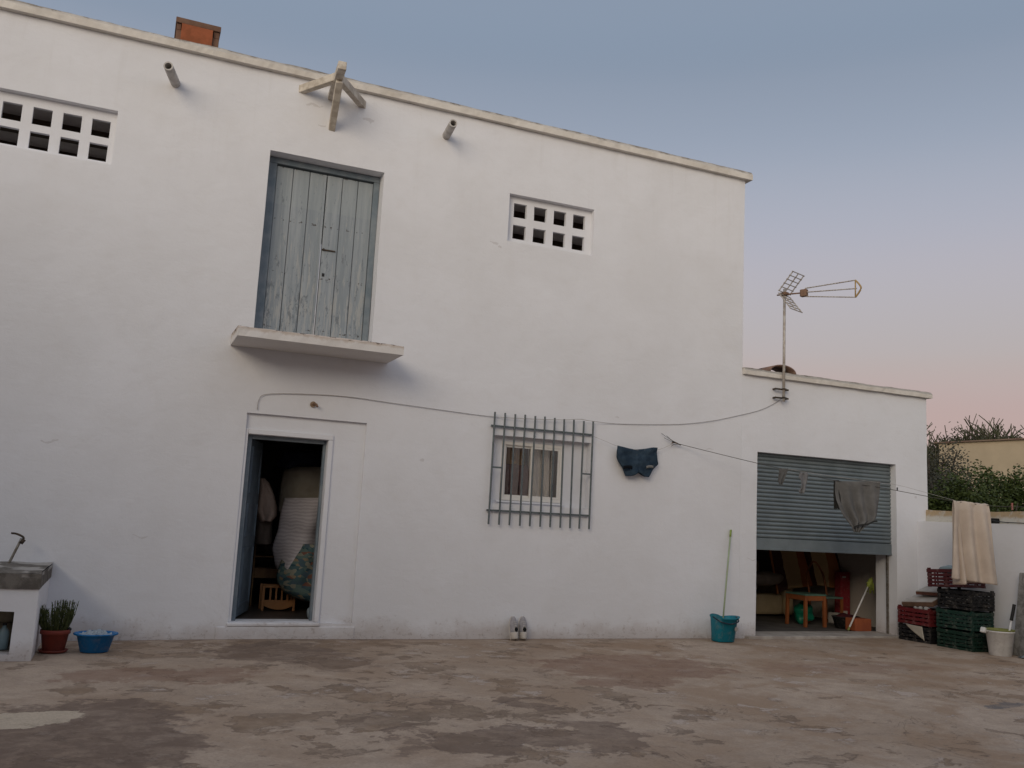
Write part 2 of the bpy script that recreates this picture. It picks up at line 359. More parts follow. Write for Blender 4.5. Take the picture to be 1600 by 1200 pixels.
def wall(x0, x1, z0, z1, y0, y1, holes=(), step=.12):
    """slab in the XZ plane between y0 (front) and y1, with rectangular holes and their reveals"""
    X = lines(x0, x1, [h[0] for h in holes]+[h[1] for h in holes], step); Z = lines(z0, z1, [h[2] for h in holes]+[h[3] for h in holes], step)
    m = MB(); idx = {}
    def vid(i, j, y):
        k = (i, j, y)
        if k not in idx: idx[k] = len(m.v); m.v.append(Vector((X[i], y, Z[j])))
        return idx[k]
    def solid(i, j):
        if i < 0 or j < 0 or i >= len(X)-1 or j >= len(Z)-1: return False
        cx, cz = (X[i]+X[i+1])/2, (Z[j]+Z[j+1])/2
        return not any(h[0] < cx < h[1] and h[2] < cz < h[3] for h in holes)
    for i in range(len(X)-1):
        for j in range(len(Z)-1):
            if not solid(i, j): continue
            m.f.append((vid(i,j,y0), vid(i+1,j,y0), vid(i+1,j+1,y0), vid(i,j+1,y0)))
            m.f.append((vid(i,j+1,y1), vid(i+1,j+1,y1), vid(i+1,j,y1), vid(i,j,y1)))
            for (di, dj, a, b) in ((-1,0,(i,j+1),(i,j)), (1,0,(i+1,j),(i+1,j+1)), (0,-1,(i,j),(i+1,j)), (0,1,(i+1,j+1),(i,j+1))):
                if not solid(i+di, j+dj): m.f.append((vid(*a,y0), vid(*a,y1), vid(*b,y1), vid(*b,y0)))
    return m

# ================================================================== SETTING
# open land, one sheet to the horizon
g = MB(); N = 40
g.grid(lambda u, v: ((u-.5)*1600, (v-.5)*1600, -.06), N, N)
FIELD = simple('dry_field', (.13,.10,.06), (.07,.08,.035), .6, .95, 0, .5, 10)
tag(g.build('ground', FIELD), kind='structure')
# yard concrete
y = MB(); y.grid(lambda u, v: (-8 + u*19.4, -17 + v*17.05, .012*noise.noise(Vector((u*9, v*8, 0))) - .004), 120, 100)
tag(y.build('yard_concrete', GROUND, smooth=True), kind='structure')

# ================================================================== FARMHOUSE
HX0, HX1, HZ = -6.0, 7.90, 6.52
house = empty('farmhouse', (0, 0, 0), 'two storey whitewashed farmhouse with a blue loft door and an open doorway', 'house')
VL = (-1.92-.57, -.50, 5.04, 5.66); VR = (4.20, 5.44, 4.98, 5.62)
LD = (1.16, 2.53, 3.32, 5.56); FD = (1.18, 2.545, .17, 2.47); WD = (4.15, 5.525, 1.62, 2.47)
wall(HX0, HX1, -.02, HZ, 0, .30, [VL, VR, LD, FD, WD], .11).build('facade_wall', PL, house, smooth=False, bevel=0, jitter=wob)
b = MB(); b.box(HX1-.3, HX1-.001, .301, 5.5, -.02, HZ); b.build('outer_wall', PL, house)
b = MB(); b.box(HX0, HX0+.3, .301, 5.199, -.02, HZ); b.build('outer_wall', PL, house)
wall(HX0, HX1-.301, -.02, HZ, 5.2, 5.5, [(-5.6, -1.8, 3.4, 6.15), (-1.5, 1.6, 3.4, 6.15), (1.9, 4.4, 3.4, 6.15), (4.7, 7.3, 3.4, 6.15)], .6).build('rear_wall', PL, house)  # unseen openings, made large to let daylight onto the loft ceiling
b = MB(); b.box(HX0+.301, HX1-.301, .301, 5.199, 6.2, 6.4); b.build('roof', simple('loft_ceiling', (.80,.74,.68), (.68,.62,.56), 3, .95), house)
for yb_ in (2.15, 3.2, 4.2):
    b = MB(); b.box(HX0+.302, HX1-.302, yb_, yb_+.16, 6.02, 6.199); b.build('roof_beam', simple('old_beam', (.10,.07,.05)), house)
b = MB(); b.box(HX0+.301, HX1-.301, .301, 5.199, 2.95, 3.15); b.build('upper_floor', PLI, house)
b = MB(); b.box(HX0+.301, HX1-.301, .301, 5.199, -.02, .17); b.build('ground_floor', simple('dark_floor_tiles', (.09,.07,.06), (.06,.05,.045), 3, .5), house)
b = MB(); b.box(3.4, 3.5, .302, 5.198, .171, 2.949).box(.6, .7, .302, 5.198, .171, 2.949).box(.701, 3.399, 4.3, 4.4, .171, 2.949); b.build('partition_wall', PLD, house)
# coping
def coping(x0, x1, z0, z1, y0, y1, name, par, seed):
    m = MB(); ring = [(y0, z0), (y0-.004, z0+(z1-z0)*.6), (y0+.03, z1), (y1, z1+.01), (y1, z0)]
    nx = int((x1-x0)/.05); i0 = 0
    for i in range(nx+1):
        x = x0 + (x1-x0)*i/nx
        for k, (yy, zz) in enumerate(ring):
            j = noise.noise(Vector((x*3.1, k*2.7, seed)))*.012 + noise.noise(Vector((x*12, k*2.7, seed)))*.009
            e = j if k in (1, 2, 3) else j*.35
            m.v.append(Vector((x, yy + j*.8, zz + e)))
    R_ = len(ring)
    for i in range(nx):
        for k in range(R_):
            A = i*R_+k; B = i*R_+(k+1) % R_; m.f.append((A, A+R_, B+R_, B))
    m.f.append(tuple(range(R_))); m.f.append(tuple(nx*R_+k for k in range(R_))[::-1])
    return m.build(name, COP, par, jitter=None)
coping(HX0, 7.985, 6.52, 6.64, -.07, .38, 'coping', house, 1.3)
b = MB(); b.box(HX1-.32, 7.98, .381, 5.56, 6.521, 6.635); b.build('coping', COP, house)
# honeycomb vents
def vent(hole, cols, xs, pitch, cw, z_rows, ch, name):
    holes = []
    for i in range(cols):
        for (zb) in z_rows: holes.append((xs+i*pitch, xs+i*pitch+cw, zb, zb+ch))
    w = wall(hole[0], hole[1], hole[2], hole[3], .085, .135, holes, .2)
    return w.build(name, PL, house, jitter=lambda p: wob(p, .006))
vent(VL, 7, -2.478, .2885, .185, (5.09, 5.362), .19, 'vent_grid')
vent(VR, 4, 4.30, .2885, .182, (5.05, 5.342), .19, 'vent_grid')


# loft door
ld = MB(); x0, x1, z0, z1 = LD
ld.box(x0+.004, x0+.115, .185, .28, z0, z1-.075).box(x1-.075, x1-.004, .185, .28, z0, z1-.075).box(x0+.004, x1-.004, .18, .28, z1-.074, z1-.004)
door = ld.build('loft_door', FRM, house, bevel=.004, jitter=lambda p: wob(p, .004))
xa, xb = x0+.116, x1-.076; xm = (xa+xb)/2 + .01
for (p, q) in ((xa, xm-.005), (xm+.006, xb)):
    lf = MB(); w = (q-p)/3
    for i in range(3):
        dy = random.uniform(-.003, .003)
        lf.box(p+i*w+.0035, p+(i+1)*w-.0035, .205+dy, .225+dy, z0+.01, z1-.095)
    lf.box(p, q, .232, .245, z0+.01, z1-.09)
    lf.build('door_leaf', BW, door, bevel=.009)
b = MB(); b.box(xm+.01, xm+.17, .188, .204, 4.52, 4.535).box(xm+.02, xm+.035, .17, .204, 4.52, 4.54); b.build('latch', DARKC, door)
b = MB(); b.box(xm+.035, xm+.065, .198, .2015, 4.20, 4.24); b.build('keyhole', BLK, door)
b = MB(); b.box(xm-.036, xm-.006, .196, .2045, z0+.02, z1-.10); b.build('cover_strip', BW, door)
b = MB(); 
nxs = 26
def slabf():
    m = MB(); X0, X1 = .925, 2.735
    for i in range(nxs+1):
        x = X0+(X1-X0)*i/nxs
        for k, (yy, zz) in enumerate(((-.70, 3.205), (-.70, 3.30), (-.68, 3.312), (-.002, 3.335), (-.002, 3.205))):
            j = noise.noise(Vector((x*5, k*3.3, 4)))*.012; m.v.append(Vector((x, yy + (j if k < 3 else 0), zz + (j if k in (1, 2) else 0))))
    for i in range(nxs):
        for k in range(5):
            A = i*5+k; B = i*5+(k+1) % 5; m.f.append((A, A+5, B+5, B))
    m.f.append((0,1,2,3,4)); m.f.append(tuple(nxs*5+k for k in range(5))[::-1]); return m
def m_slab():
    n = NT('balcony_slab_plaster', .93, 0, .1); sep = n.t.nodes.new('ShaderNodeSeparateXYZ'); n.L(n.co, sep.inputs[0])
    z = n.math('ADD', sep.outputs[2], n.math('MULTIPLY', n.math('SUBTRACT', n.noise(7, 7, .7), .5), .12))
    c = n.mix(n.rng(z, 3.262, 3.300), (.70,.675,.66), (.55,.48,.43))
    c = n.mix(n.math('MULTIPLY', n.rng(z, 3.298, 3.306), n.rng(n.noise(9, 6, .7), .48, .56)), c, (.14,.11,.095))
    return n.done(c, n.bump(n.noise(25, 7, .7), .5, .01))
slabf().build('balcony_slab', m_slab(), house)

# doorway
x0, x1, z0, z1 = FD
ox0, ox1, oz1 = 1.215, 2.115, 2.235
wall(x0-.01, x1+.01, .165, z1+.01, .045, .29, [(ox0, ox1, .18, oz1)], .12).build('doorway_infill', PL, house, jitter=wob)
b = MB(); b.box(ox0-.05, ox0-.002, .018, .044, .18, oz1+.06).box(ox1+.002, ox1+.055, .018, .044, .18, oz1+.0).box(ox0-.001, ox1+.055, .018, .044, oz1+.002, oz1+.06)
b.build('doorway_surround', PL, house, bevel=.006, jitter=lambda p: wob(p, .004))
b = MB(); b.box(ox0-.05, ox1+.06, -.02, .29, .136, .178); b.build('door_sill', PL, house, bevel=.012, jitter=wob)
b = MB(); b.box(ox0-.16, x1+.03, -.012, .02, -.02, .135); b.build('door_plinth', PL, house, bevel=.01, jitter=wob)
b = MB(); b.box(ox0+.001, ox0+.055, .12, .20, .181, oz1-.002).box(ox1-.028, ox1-.001, .14, .20, .181, oz1-.002).box(ox0+.056, ox1-.029, .12, .20, oz1-.045, oz1-.002)
fdoor = b.build('front_door', FRM, house, bevel=.003)
ang = math.atan2(1.06-.23, 1.50-1.25); L = .84; hx, hy = ox0+.06, .21
t = Vector((math.cos(ang), math.sin(ang), 0)); nrm = Vector((-t.y, t.x, 0))
lf = MB(); lf.bar(Vector((hx, hy, 1.2))+t*.0 + nrm*.02, Vector((hx, hy, 1.2))+t*L + nrm*.02, .04, 2.0)
leaf = lf.build('door_leaf', BF, fdoor, bevel=.003)
b = MB()
for (za, zb) in ((.32, .95), (1.10, 1.45), (1.6, 2.1)):
    for k, (sa, sb) in enumerate(((.1, .72),)):
        for zz in (za, zb): b.bar(Vector((hx, hy, zz))+t*sa - nrm*.003, Vector((hx, hy, zz))+t*sb - nrm*.003, .012, .03)
        for ss in (sa, sb): b.bar(Vector((hx, hy, za-.015))+t*ss - nrm*.003, Vector((hx, hy, zb+.015))+t*ss - nrm*.003, .03, .012)
b.build('door_moulding', BF, fdoor)

# window, recess panel
wx0, wz1 = at(785, 689, .12).x, at(785, 689, .12).z; wx1, wz0 = at(876, 789, .12).x, at(784, 781, .12).z
wall(WD[0]-.01, WD[1]+.01, WD[2]-.01, WD[3]+.01, .12, .285, [(wx0, wx1, wz0, wz1)], .12).build('window_recess', PL, house, jitter=wob)
wf = MB(); T = .042; Y0 = .105
wf.box(wx0, wx1, Y0, .17, wz0, wz0+T).box(wx0, wx1, Y0, .17, wz1-T, wz1).box(wx0, wx0+T, Y0, .17, wz0+T, wz1-T).box(wx1-T, wx1, Y0, .17, wz0+T, wz1-T)
win = wf.build('window', ALU, house, bevel=.003)
mid = (wx0+wx1)/2
for (p, q, yy) in ((wx0+T+.001, mid+.005, .135), (mid-.025, wx1-T-.001, .112)):
    s_ = MB(); T2 = .028; s_.box(p, q, yy, yy+.02, wz0+T+.001, wz0+T+T2).box(p, q, yy, yy+.02, wz1-T-T2, wz1-T-.001)
    s_.box(p, p+T2, yy, yy+.02, wz0+T+T2, wz1-T-T2).box(q-T2, q, yy, yy+.02, wz0+T+T2, wz1-T-T2); s_.build('sash', ALU, win, bevel=.002)
    s_ = MB(); s_.box(p+T2-.003, q-T2+.003, yy+.008, yy+.012, wz0+T+T2-.003, wz1-T-T2+.003); s_.build('pane', GLASS, win)
b = MB(); b.box(mid-.018, mid-.004, .095, .111, (wz0+wz1)/2-.05, (wz0+wz1)/2+.05); b.build('catch', ALU, win, bevel=.003)
b = MB(); b.box(wx0-.06, wx1+.02, .085, .119, wz0-.03, wz0-.005); b.build('window_sill', PL, win, bevel=.006)
# a room behind so the panes look into something
b = MB(); b.box(3.501, 7.55, 2.2, 2.3, .171, 2.949); b.build('partition_wall', simple('ochre_room_wall', (.42,.24,.12), (.30,.17,.09), 2, .9), house)

# grille
gy = -.03; gp = [at(*p, gy) for p in ((771,645), (763,819), (925,658), (919,827))]
gx0 = (gp[0].x+gp[1].x)/2; gx1 = (gp[2].x+gp[3].x)/2; gz1 = (gp[0].z+gp[2].z)/2; gz0 = (gp[1].z+gp[3].z)/2
zt = at(769, 665, gy).z; zb = at(762, 797, gy).z
def rail(z):
    b = MB(); b.box(gx0-.03, gx1+.01, gy-.014, gy+.004, z-.011, z+.011)
    for x in (gx0-.005, gx1-.02): b.box(x, x+.02, gy+.002, .03, z-.009, z+.009)
    return b
grl = rail(zt).build('window_grille', GRL, house)
rail(zb).build('lower_rail', GRL, grl)
for i in range(11):
    x = gx0 + (gx1-gx0)*i/10; s_ = MB(); dx = random.uniform(-.004, .004)
    s_.tube([(x+dx, gy-.028, gz0), (x, gy-.028, (gz0+gz1)/2), (x-dx, gy-.028, gz1+random.uniform(-.004, .004))], .0125, 8); s_.build('bar', GRL, grl, smooth=False)
pz = at(784, 731, gy).z; st = (gx1-gx0)/10
for xa_ in (gx0+.01, gx1-st+.01):
    b = MB(); b.box(xa_, xa_+st-.02, gy-.034, gy-.020, pz-.01, pz+.01); b.build('short_rail', GRL, grl)

# drain spouts
for base, tip in (((.06, .02, 6.12), (-.04, -.45, 6.10)), ((3.29, .02, 6.20), (3.24, -.41, 6.20))):
    a, c = Vector(base), Vector(tip); m_ = MB(); n_ = 16
    t = (c-a).normalized(); u = t.cross(Vector((0,0,1))).normalized(); v_ = u.cross(t); i0 = 0
    for (p, r) in ((a, .052), (c, .050), (c, .036), (a+t*.1, .036)):
        for j in range(n_): th = 2*math.pi*j/n_; m_.v.append(p + u*(r*math.cos(th)) + v_*(r*math.sin(th)))
    for k in range(3):
        for j in range(n_): A = k*n_+j; B = k*n_+(j+1) % n_; m_.f.append((A, B, B+n_, A+n_))
    m_.f.append(tuple(3*n_+j for j in range(n_)))
    sp_ = m_.build('drain_spout', SPW, house, smooth=True)
    e = sp_.modifiers.new('es', 'EDGE_SPLIT'); e.split_angle = R(40)
# hoist bracket
b = MB(); b.bar((1.82, .05, 6.38), (1.76, -.82, 6.40), .095, .10); hb = b.build('hoist_bracket', BEAM, house, bevel=.006, jitter=lambda p: wob(p, .01))
for a, c, w in (((1.44, .03, 6.385), (1.775, -.50, 6.40), .075), ((2.21, .03, 6.375), (1.795, -.50, 6.40), .075), ((1.85, .03, 5.99), (1.79, -.55, 6.345), .08)):
    b = MB(); b.bar(a, c, w, w+.02); b.build('strut', BEAM, hb, bevel=.006, jitter=lambda p: wob(p, .01))
# chimney
b = MB(); b.box(0.0, .49, .5, 1.0, 6.3, 7.02).box(-.015, .50, .475, 1.03, 7.10, 7.17).box(0, .05, .5, 1.0, 7.02, 7.099).box(.42, .49, .5, 1.0, 7.02, 7.099).box(.051, .419, .6, 1.0, 7.02, 7.099)
ch = b.build('chimney', simple('sooty_render', (.15,.085,.06), (.20,.12,.085), 6, .95, 0, .5, 25), house, bevel=.006)
b = MB(); b.box(.055, .412, .462, .499, 6.5, 7.095); b.build('terracotta_block', simple('terracotta_bright', (.33,.10,.045), (.25,.08,.035), 8, .85, 0, .3, 40), ch, bevel=.004)

# ================================================================== GARAGE
AX1 = 11.40; GD = (8.18, 10.76, .03, 2.56)
gar = empty('garage', (HX1, 0, 0), 'low whitewashed garage with a half raised grey roller shutter', 'garage')
wall(HX1+.001, AX1, -.02, 3.64, 0, .42, [GD], .12).build('garage_wall', PL, gar, jitter=wob)
b = MB(); b.box(AX1-.12, AX1-.002, .421, 5.5, -.02, 3.64).box(HX1+.001, AX1-.121, 5.3, 5.5, -.02, 3.64); b.build('side_wall', PLI, gar)
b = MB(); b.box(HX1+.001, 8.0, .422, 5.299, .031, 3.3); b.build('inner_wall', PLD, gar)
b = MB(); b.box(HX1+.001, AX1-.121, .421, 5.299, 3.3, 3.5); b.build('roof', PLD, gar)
b = MB(); b.box(HX1+.001, AX1-.121, .421, 5.299, -.02, .028); b.build('garage_floor', simple('garage_concrete', (.13,.12,.11), (.09,.08,.075), 3, .9, 0, .3, 20), gar)
b = MB(); b.box(8.0, 10.85, -.09, .42, -.015, .032); b.build('threshold', simple('threshold_concrete', (.46,.42,.38), (.33,.29,.26), 5, .9, 0, .5, 25), gar, bevel=.01, jitter=wob)
coping(HX1+.002, 11.46, 3.64, 3.735, -.065, .45, 'coping', gar, 8.1)
# roller shutter: curved interlocking slats
sb, stp = at(1182, 857, .11).z, 2.57
sh = MB(); ns = 21; zb_ = sb+.155; ph = (stp-zb_)/ns
prof = [(0, .0), (.10, -.007), (.28, -.014), (.52, -.016), (.76, -.011), (.92, -.002), (.96, .006), (1.0, .003)]
for k in range(ns):
    for i in range(len(prof)-1):
        (a0, d0), (a1, d1) = prof[i], prof[i+1]; za, zc = zb_+(k+a0)*ph, zb_+(k+a1)*ph
        sh.quad((GD[0]-.03, .12+d0, za), (GD[1]+.03, .12+d0, za), (GD[1]+.03, .12+d1, zc), (GD[0]-.03, .12+d1, zc))
sh.box(GD[0]-.03, GD[1]+.03, .145, .15, sb, stp)
shut = sh.build('roller_shutter', SHT, gar, jitter=lambda p: p + Vector((0, noise.noise(p*1.1)*.006, 0)))
b = MB(); b.box(GD[0]-.02, GD[1]+.02, .100, .140, sb, sb+.15).box(GD[0]-.02, GD[1]+.02, .092, .105, sb-.015, sb+.012); b.build('bottom_rail', SHT, shut, bevel=.003)
for x in (GD[0]+.001, GD[1]-.026):
    b = MB(); b.box(x, x+.025, .155, .19, .035, 2.55); b.build('guide_rail', GALV, gar)
# half-round ridge tile lying on the coping
tx0, tx1 = at(1198, 577, .1).x, at(1238, 580, .1).x
b = MB(); n_ = 14
def til(u, v): 
    th = math.pi*u; r = (tx1-tx0)/2; return ((tx0+tx1)/2 - r*math.cos(th), .02 + v*.35, 3.745 + .11*math.sin(th))
b.grid(til, n_, 1); b.build('roof_tile', simple('old_roof_tile', (.27,.17,.13), (.18,.12,.10), 10, .95, 0, .4, 30), gar, smooth=True, solid=.018)

# ================================================================== YARD WALL (right)
b = MB()
yw = empty('yard_wall', (11.2, 0, 0), 'low white yard wall with a crumbling ochre top running out from the garage', 'wall')
def ywall(x0, x1, z0, z1, y0, y1, st=.15):
    m_ = MB(); ny = int((y1-y0)/st); nz = max(1, int((z1-z0)/st))
    m_.grid(lambda u, v: (x0, y1+(y0-y1)*u, z0+(z1-z0)*v), ny, nz)
    m_.grid(lambda u, v: (x0+(x1-x0)*v, y1+(y0-y1)*u, z1), ny, 1)
    m_.grid(lambda u, v: (x1, y0+(y1-y0)*u, z0+(z1-z0)*v), ny, 1)
    m_.quad((x0, y0, z0), (x1, y0, z0), (x1, y0, z1), (x0, y0, z1)); return m_
ywall(11.18, 11.35, -.02, 1.725, -13, .02).build('wall_face', PL, yw, jitter=wob)
n = NT('ochre_topped_render', .95, 0, .1); sep = n.t.nodes.new('ShaderNodeSeparateXYZ'); n.L(n.co, sep.inputs[0])
z = n.math('ADD', sep.outputs[2], n.math('MULTIPLY', n.math('SUBTRACT', n.noise(6, 7, .7), .5), .10))
c = n.mix(n.rng(z, 1.79, 1.84), (.55,.53,.48), (.44,.335,.215)); c = n.mix(n.rng(n.noise(8, 7, .7), .50, .62), c, (.50,.45,.38)); c = n.mix(n.rng(n.noise(13, 7, .7), .60, .68), c, (.20,.13,.09))
OCH = n.done(c, n.bump(n.noise(20, 7, .7), .7, .02))
ywall(11.352, 11.62, 1.2, 1.895, -13, 5, .1).build('wall_crest', OCH, yw, jitter=lambda p: wob(p, .03))

# ================================================================== WASHING LINES
def solo(mb, name, mat, label, cat, origin, group=None, **k):
    """a thing that is one mesh, its origin at `origin`"""
    e = bpy.data.objects.new('tmp', None); e.location = origin
    o = mb.build(name, mat, None, **k)
    for v in o.data.vertices: v.co -= Vector(origin)
    o.location = origin; bpy.data.objects.remove(e)
    return tag(o, label, cat, group)
def sag(pts, n=12):
    """smooth polyline through points (Catmull-Rom)"""
    P = [Vector(p) for p in pts]; P = [P[0]*2-P[1]] + P + [P[-1]*2-P[-2]]; out = []
    for i in range(1, len(P)-2):
        for k in range(n):
            t = k/n; a, b_, c_, d_ = P[i-1], P[i], P[i+1], P[i+2]
            out.append(.5*((2*b_) + (c_-a)*t + (2*a-5*b_+4*c_-d_)*t*t + (3*b_-a-3*c_+d_)*t**3))
    out.append(P[-2]); return out
anch = Vector((6.76, -.03, 2.575))
lp = [anch] + [online(*p) for p in ((1110,706), (1180,723), (1250,739), (1305,751), (1376,762), (1446,775), (1490,783), (1545,790))] + [Vector((11.15, -LK*4.4, 1.955)), Vector((12.6, -LK*5.85, 2.02))]
solo(MB().tube(sag(lp, 6), .0042, 6), 'washing_line', CBLK, 'dark washing line running from the house wall across the garage to the right yard wall', 'washing line', anch)
lp2 = [online(1232, 733)+Vector((0,0,.0))] + [p + Vector((0, 0, h)) for p, h in ((online(1290,744), .012), (online(1376,758), .03), (online(1405,762), .03), (online(1446,772), .022), (online(1490,783), .012))]
solo(MB().tube(sag(lp2, 6), .0022, 5), 'thin_line', CBL, 'thinner pale line doubled above the dark washing line at the garage', 'washing line', lp2[0])
# post off to the right that carries the far end
b = MB(); b.tube([(12.62, -LK*5.87, -.02), (12.62, -LK*5.87, 2.15)], .03, 10)
solo(b, 'line_post', GALV, 'plain metal post beyond the yard wall holding the washing line', 'post', (12.62, -LK*5.87, 0), smooth=True)
# frayed tie at the anchor
an = empty('line_anchor', anch, 'rusty hook with frayed wire ends tied to it on the white wall', 'hook')
b = MB(); b.tube([anch+Vector((0,.05,0)), anch+Vector((0,-.02,0)), anch+Vector((.02,-.05,-.01))], .008, 8); b.build('hook', RUST, an, smooth=True)
for e1 in (Vector((-.19, .0, .11)), Vector((-.15, -.01, .05)), Vector((-.11, 0, .085)), Vector((-.03, 0, -.05))):
    b = MB(); b.tube(sag([anch+Vector((.06, -.035, -.02)), anch+Vector((0,-.03,0))+e1*.4+Vector((0,-.01,-.01)), anch+e1]), .003, 5); b.build('wire_end', CBLK, an)
b = MB(); b.tube([anch+Vector((-.03,-.025,.015)), anch+Vector((.09,-.05,-.03))], .010, 8, .007); b.build('knot', CBLK, an, smooth=True)
# fine string for the shorts
P1 = at(925, 681, -.06); P2 = at(1052, 693, -.06)
sp = [P1, at(945, 689, -.07), at(965, 697, -.08), at(996, 703, -.085), at(1027, 703, -.08), P2]
solo(MB().tube(sag(sp, 6), .0022, 5), 'string', CBL, 'thin string from the window grille to the wall hook carrying blue shorts', 'string', P1)
# aerial cable
cpx = [(402,640), (404,626), (412,617), (440,615), (480,616), (520,618), (560,622), (600,628), (650,635), (700,642), (760,650), (815,654), (880,656), (905,655), (925,658), (960,662), (1000,663), (1060,663), (1110,658), (1155,649), (1190,640), (1214,628), (1221,622)]
cp_ = [at(x, y, -.062 if 768 < x < 930 else -.014) for x, y in cpx]
solo(MB().tube(sag(cp_, 4), .0038, 6), 'aerial_cable', CBL, 'thin pale cable looping along the facade from the doorway to the antenna mast', 'cable', cp_[0])
# little fitting above the doorway
q = at(489, 632, 0)
w_ = empty('wall_socket', q, 'small rusty fitting sticking out of the wall above the doorway', 'fitting')
b = MB(); b.tube([q+Vector((0,.03,0)), q+Vector((0,-.02,0))], .034, 14); b.build('base', simple('yellowed_fitting', (.34,.26,.19), (.2,.12,.07), 25, .8), w_, smooth=False)
b = MB(); b.tube([q+Vector((0,-.02,0)), q+Vector((.03,-.06,.0)), q+Vector((.04,-.07,-.03))], .012, 8); b.build('wire_stub', RUST, w_, smooth=True)

# ------------------------------------------------------------------ cloth on lines
def cloth(rows, fn, nu=40, nv=40, folds=5, amp=.02, conv=0, seed=0, back=0.0, amp0=.25):
    """rows: (y_px, x_left, x_right) outline of a hanging cloth; fn(px,py) -> point on the hanging plane; returns an MB"""
    def lr(v):
        y = rows[0][0] + (rows[-1][0]-rows[0][0])*v
        for a, b2 in zip(rows, rows[1:]):
            if y <= b2[0] + 1e-6:
                t = (y-a[0])/(b2[0]-a[0]); t = max(0, min(1, t)); return y, a[1]+(b2[1]-a[1])*t, a[2]+(b2[2]-a[2])*t
        return rows[-1]
    nrm_ = Vector((-LK, -1, 0)).normalized()
    m_ = MB()
    def f(u, v):
        y_, l, r_ = lr(v); jitter = noise.noise(Vector((u*3, v*4, seed)))
        p = fn(l+(r_-l)*u, y_ + 1.2*noise.noise(Vector((u*7, 0, seed+3)))*(1 if 0 < v else 0))
        k = amp*(amp0+(1-amp0)*v)
        dd = k*math.sin(2*math.pi*folds*u + 1.3*math.sin(3*v+seed) + seed) + k*.6*noise.noise(Vector((u*folds*2.3, v*2, seed+9))) + amp*.5*jitter
        return p + nrm_*(dd + back)
    m_.grid(f, nu, nv); return m_
# beige towel: front and back fall over the line
TOW = NT('beige_towel', .98, 0, .05); c = TOW.mix(TOW.rng(TOW.noise(4, 5), .3, .7), (.60,.51,.435), (.50,.42,.355))
TOWEL = TOW.done(c, TOW.bump(TOW.noise(220, 2, .7), .7, .004, TOW.bump(TOW.noise(8, 4), .3, .01)))
def strip_over(l0, r0, ytop, rows_front, rows_back, seed):
    m_ = MB()
    A, B_ = online(l0, ytop), online(r0, ytop+7)
    nrm_ = Vector((-LK, -1, 0)).normalized()
    hf = rows_front; hb_ = rows_back
    def f(u, v):
        # v 0 = back hem, .45 = line, 1 = front hem
        base = A.lerp(B_, u); side = 1 if v > .45 else -1
        k = (v-.45)/.55 if v > .45 else (.45-v)/.45
        hem = (hf if side > 0 else hb_)
        l, r_, zb0, zb1 = hem; hemp = Vector(l).lerp(Vector(r_), u); hemp.z = zb0 + (zb1-zb0)*u
        p = base.lerp(hemp, k); p.z = base.z + .012 + (hemp.z-base.z)*k
        p.z += .022*(noise.noise(Vector((u*5, side, seed))))*(1-k)
        am = .014 + .045*k
        dd = am*math.sin(2*math.pi*2.6*u + .9*math.sin(2.2*k+seed) + side) + am*.9*noise.noise(Vector((u*4.0, k*1.6, seed+side*3)))
        off = .030*min(1, k*9)
        return p + nrm_*(side*off + dd)
    m_.grid(f, 60, 90); return m_
fl, fr = online(1484, 905), online(1559, 916)
bl, br = online(1494, 905), online(1549, 918)
tw = strip_over(1489, 1545, 782, (fl, fr, fl.z+.0, fr.z-.0), (bl, br, bl.z-.09, br.z+.08), 2.0)
solo(tw, 'towel', TOWEL, 'long beige towel hanging over the line in front of the stacked crates', 'towel', online(1517, 787), smooth=True, solid=.009)
# grey t shirt bunched at its hem
TSM = fabric('grey_jersey', (.165,.162,.160), (.12,.118,.116))
ts = cloth([(752,1305,1376), (765,1305,1375), (780,1306,1374), (795,1311,1372), (806,1317,1371), (815,1325,1366), (822,1330,1352), (831,1334,1342)], online, 80, 60, 3.4, .036, seed=1.5)
ts_o = solo(ts, 't_shirt', TSM, 'dark grey t shirt with gathered hem hanging before the roller shutter', 't-shirt', online(1340, 757), smooth=True, solid=.008)
sl_ = cloth([(750,1304,1312), (770,1303,1313), (795,1304,1316)], online, 8, 20, 1, .02, seed=3, back=-.03)
s2 = sl_.build('sleeve', fabric('dark_jersey', (.045,.045,.045)), ts_o, smooth=True, solid=.006)
hm = MB(); hm.grid(lambda u, v: online(1331+37*u, 823-9*u**1.5 - 3*math.sin(3.1*u)) + Vector((-.02, -.05-.03*math.sin(math.pi*u), -.02*v + .01*math.sin(9*u))), 24, 4)
hm.build('hem', fabric('dark_hem', (.035,.035,.035)), ts_o, smooth=True, solid=.012)
SK = fabric('grey_sock', (.15,.15,.15), (.10,.10,.10))
solo(cloth([(732,1217,1232), (740,1217,1229), (750,1216,1225), (757,1218,1222)], online, 12, 16, 1.5, .015, seed=4), 'sock', SK, 'small grey sock pegged leftmost on the line before the shutter', 'sock', online(1224, 733), smooth=True, solid=.008)
solo(cloth([(738,1250,1262), (746,1248,1262), (752,1252,1261), (762,1251,1259), (768,1247,1258), (771,1250,1256)], online, 12, 16, 1.5, .02, seed=6), 'sock', fabric('light_grey_sock', (.22,.22,.225), (.15,.15,.16)), 'paler crumpled sock on the line between the first sock and the t shirt', 'sock', online(1256, 739), smooth=True, solid=.008)
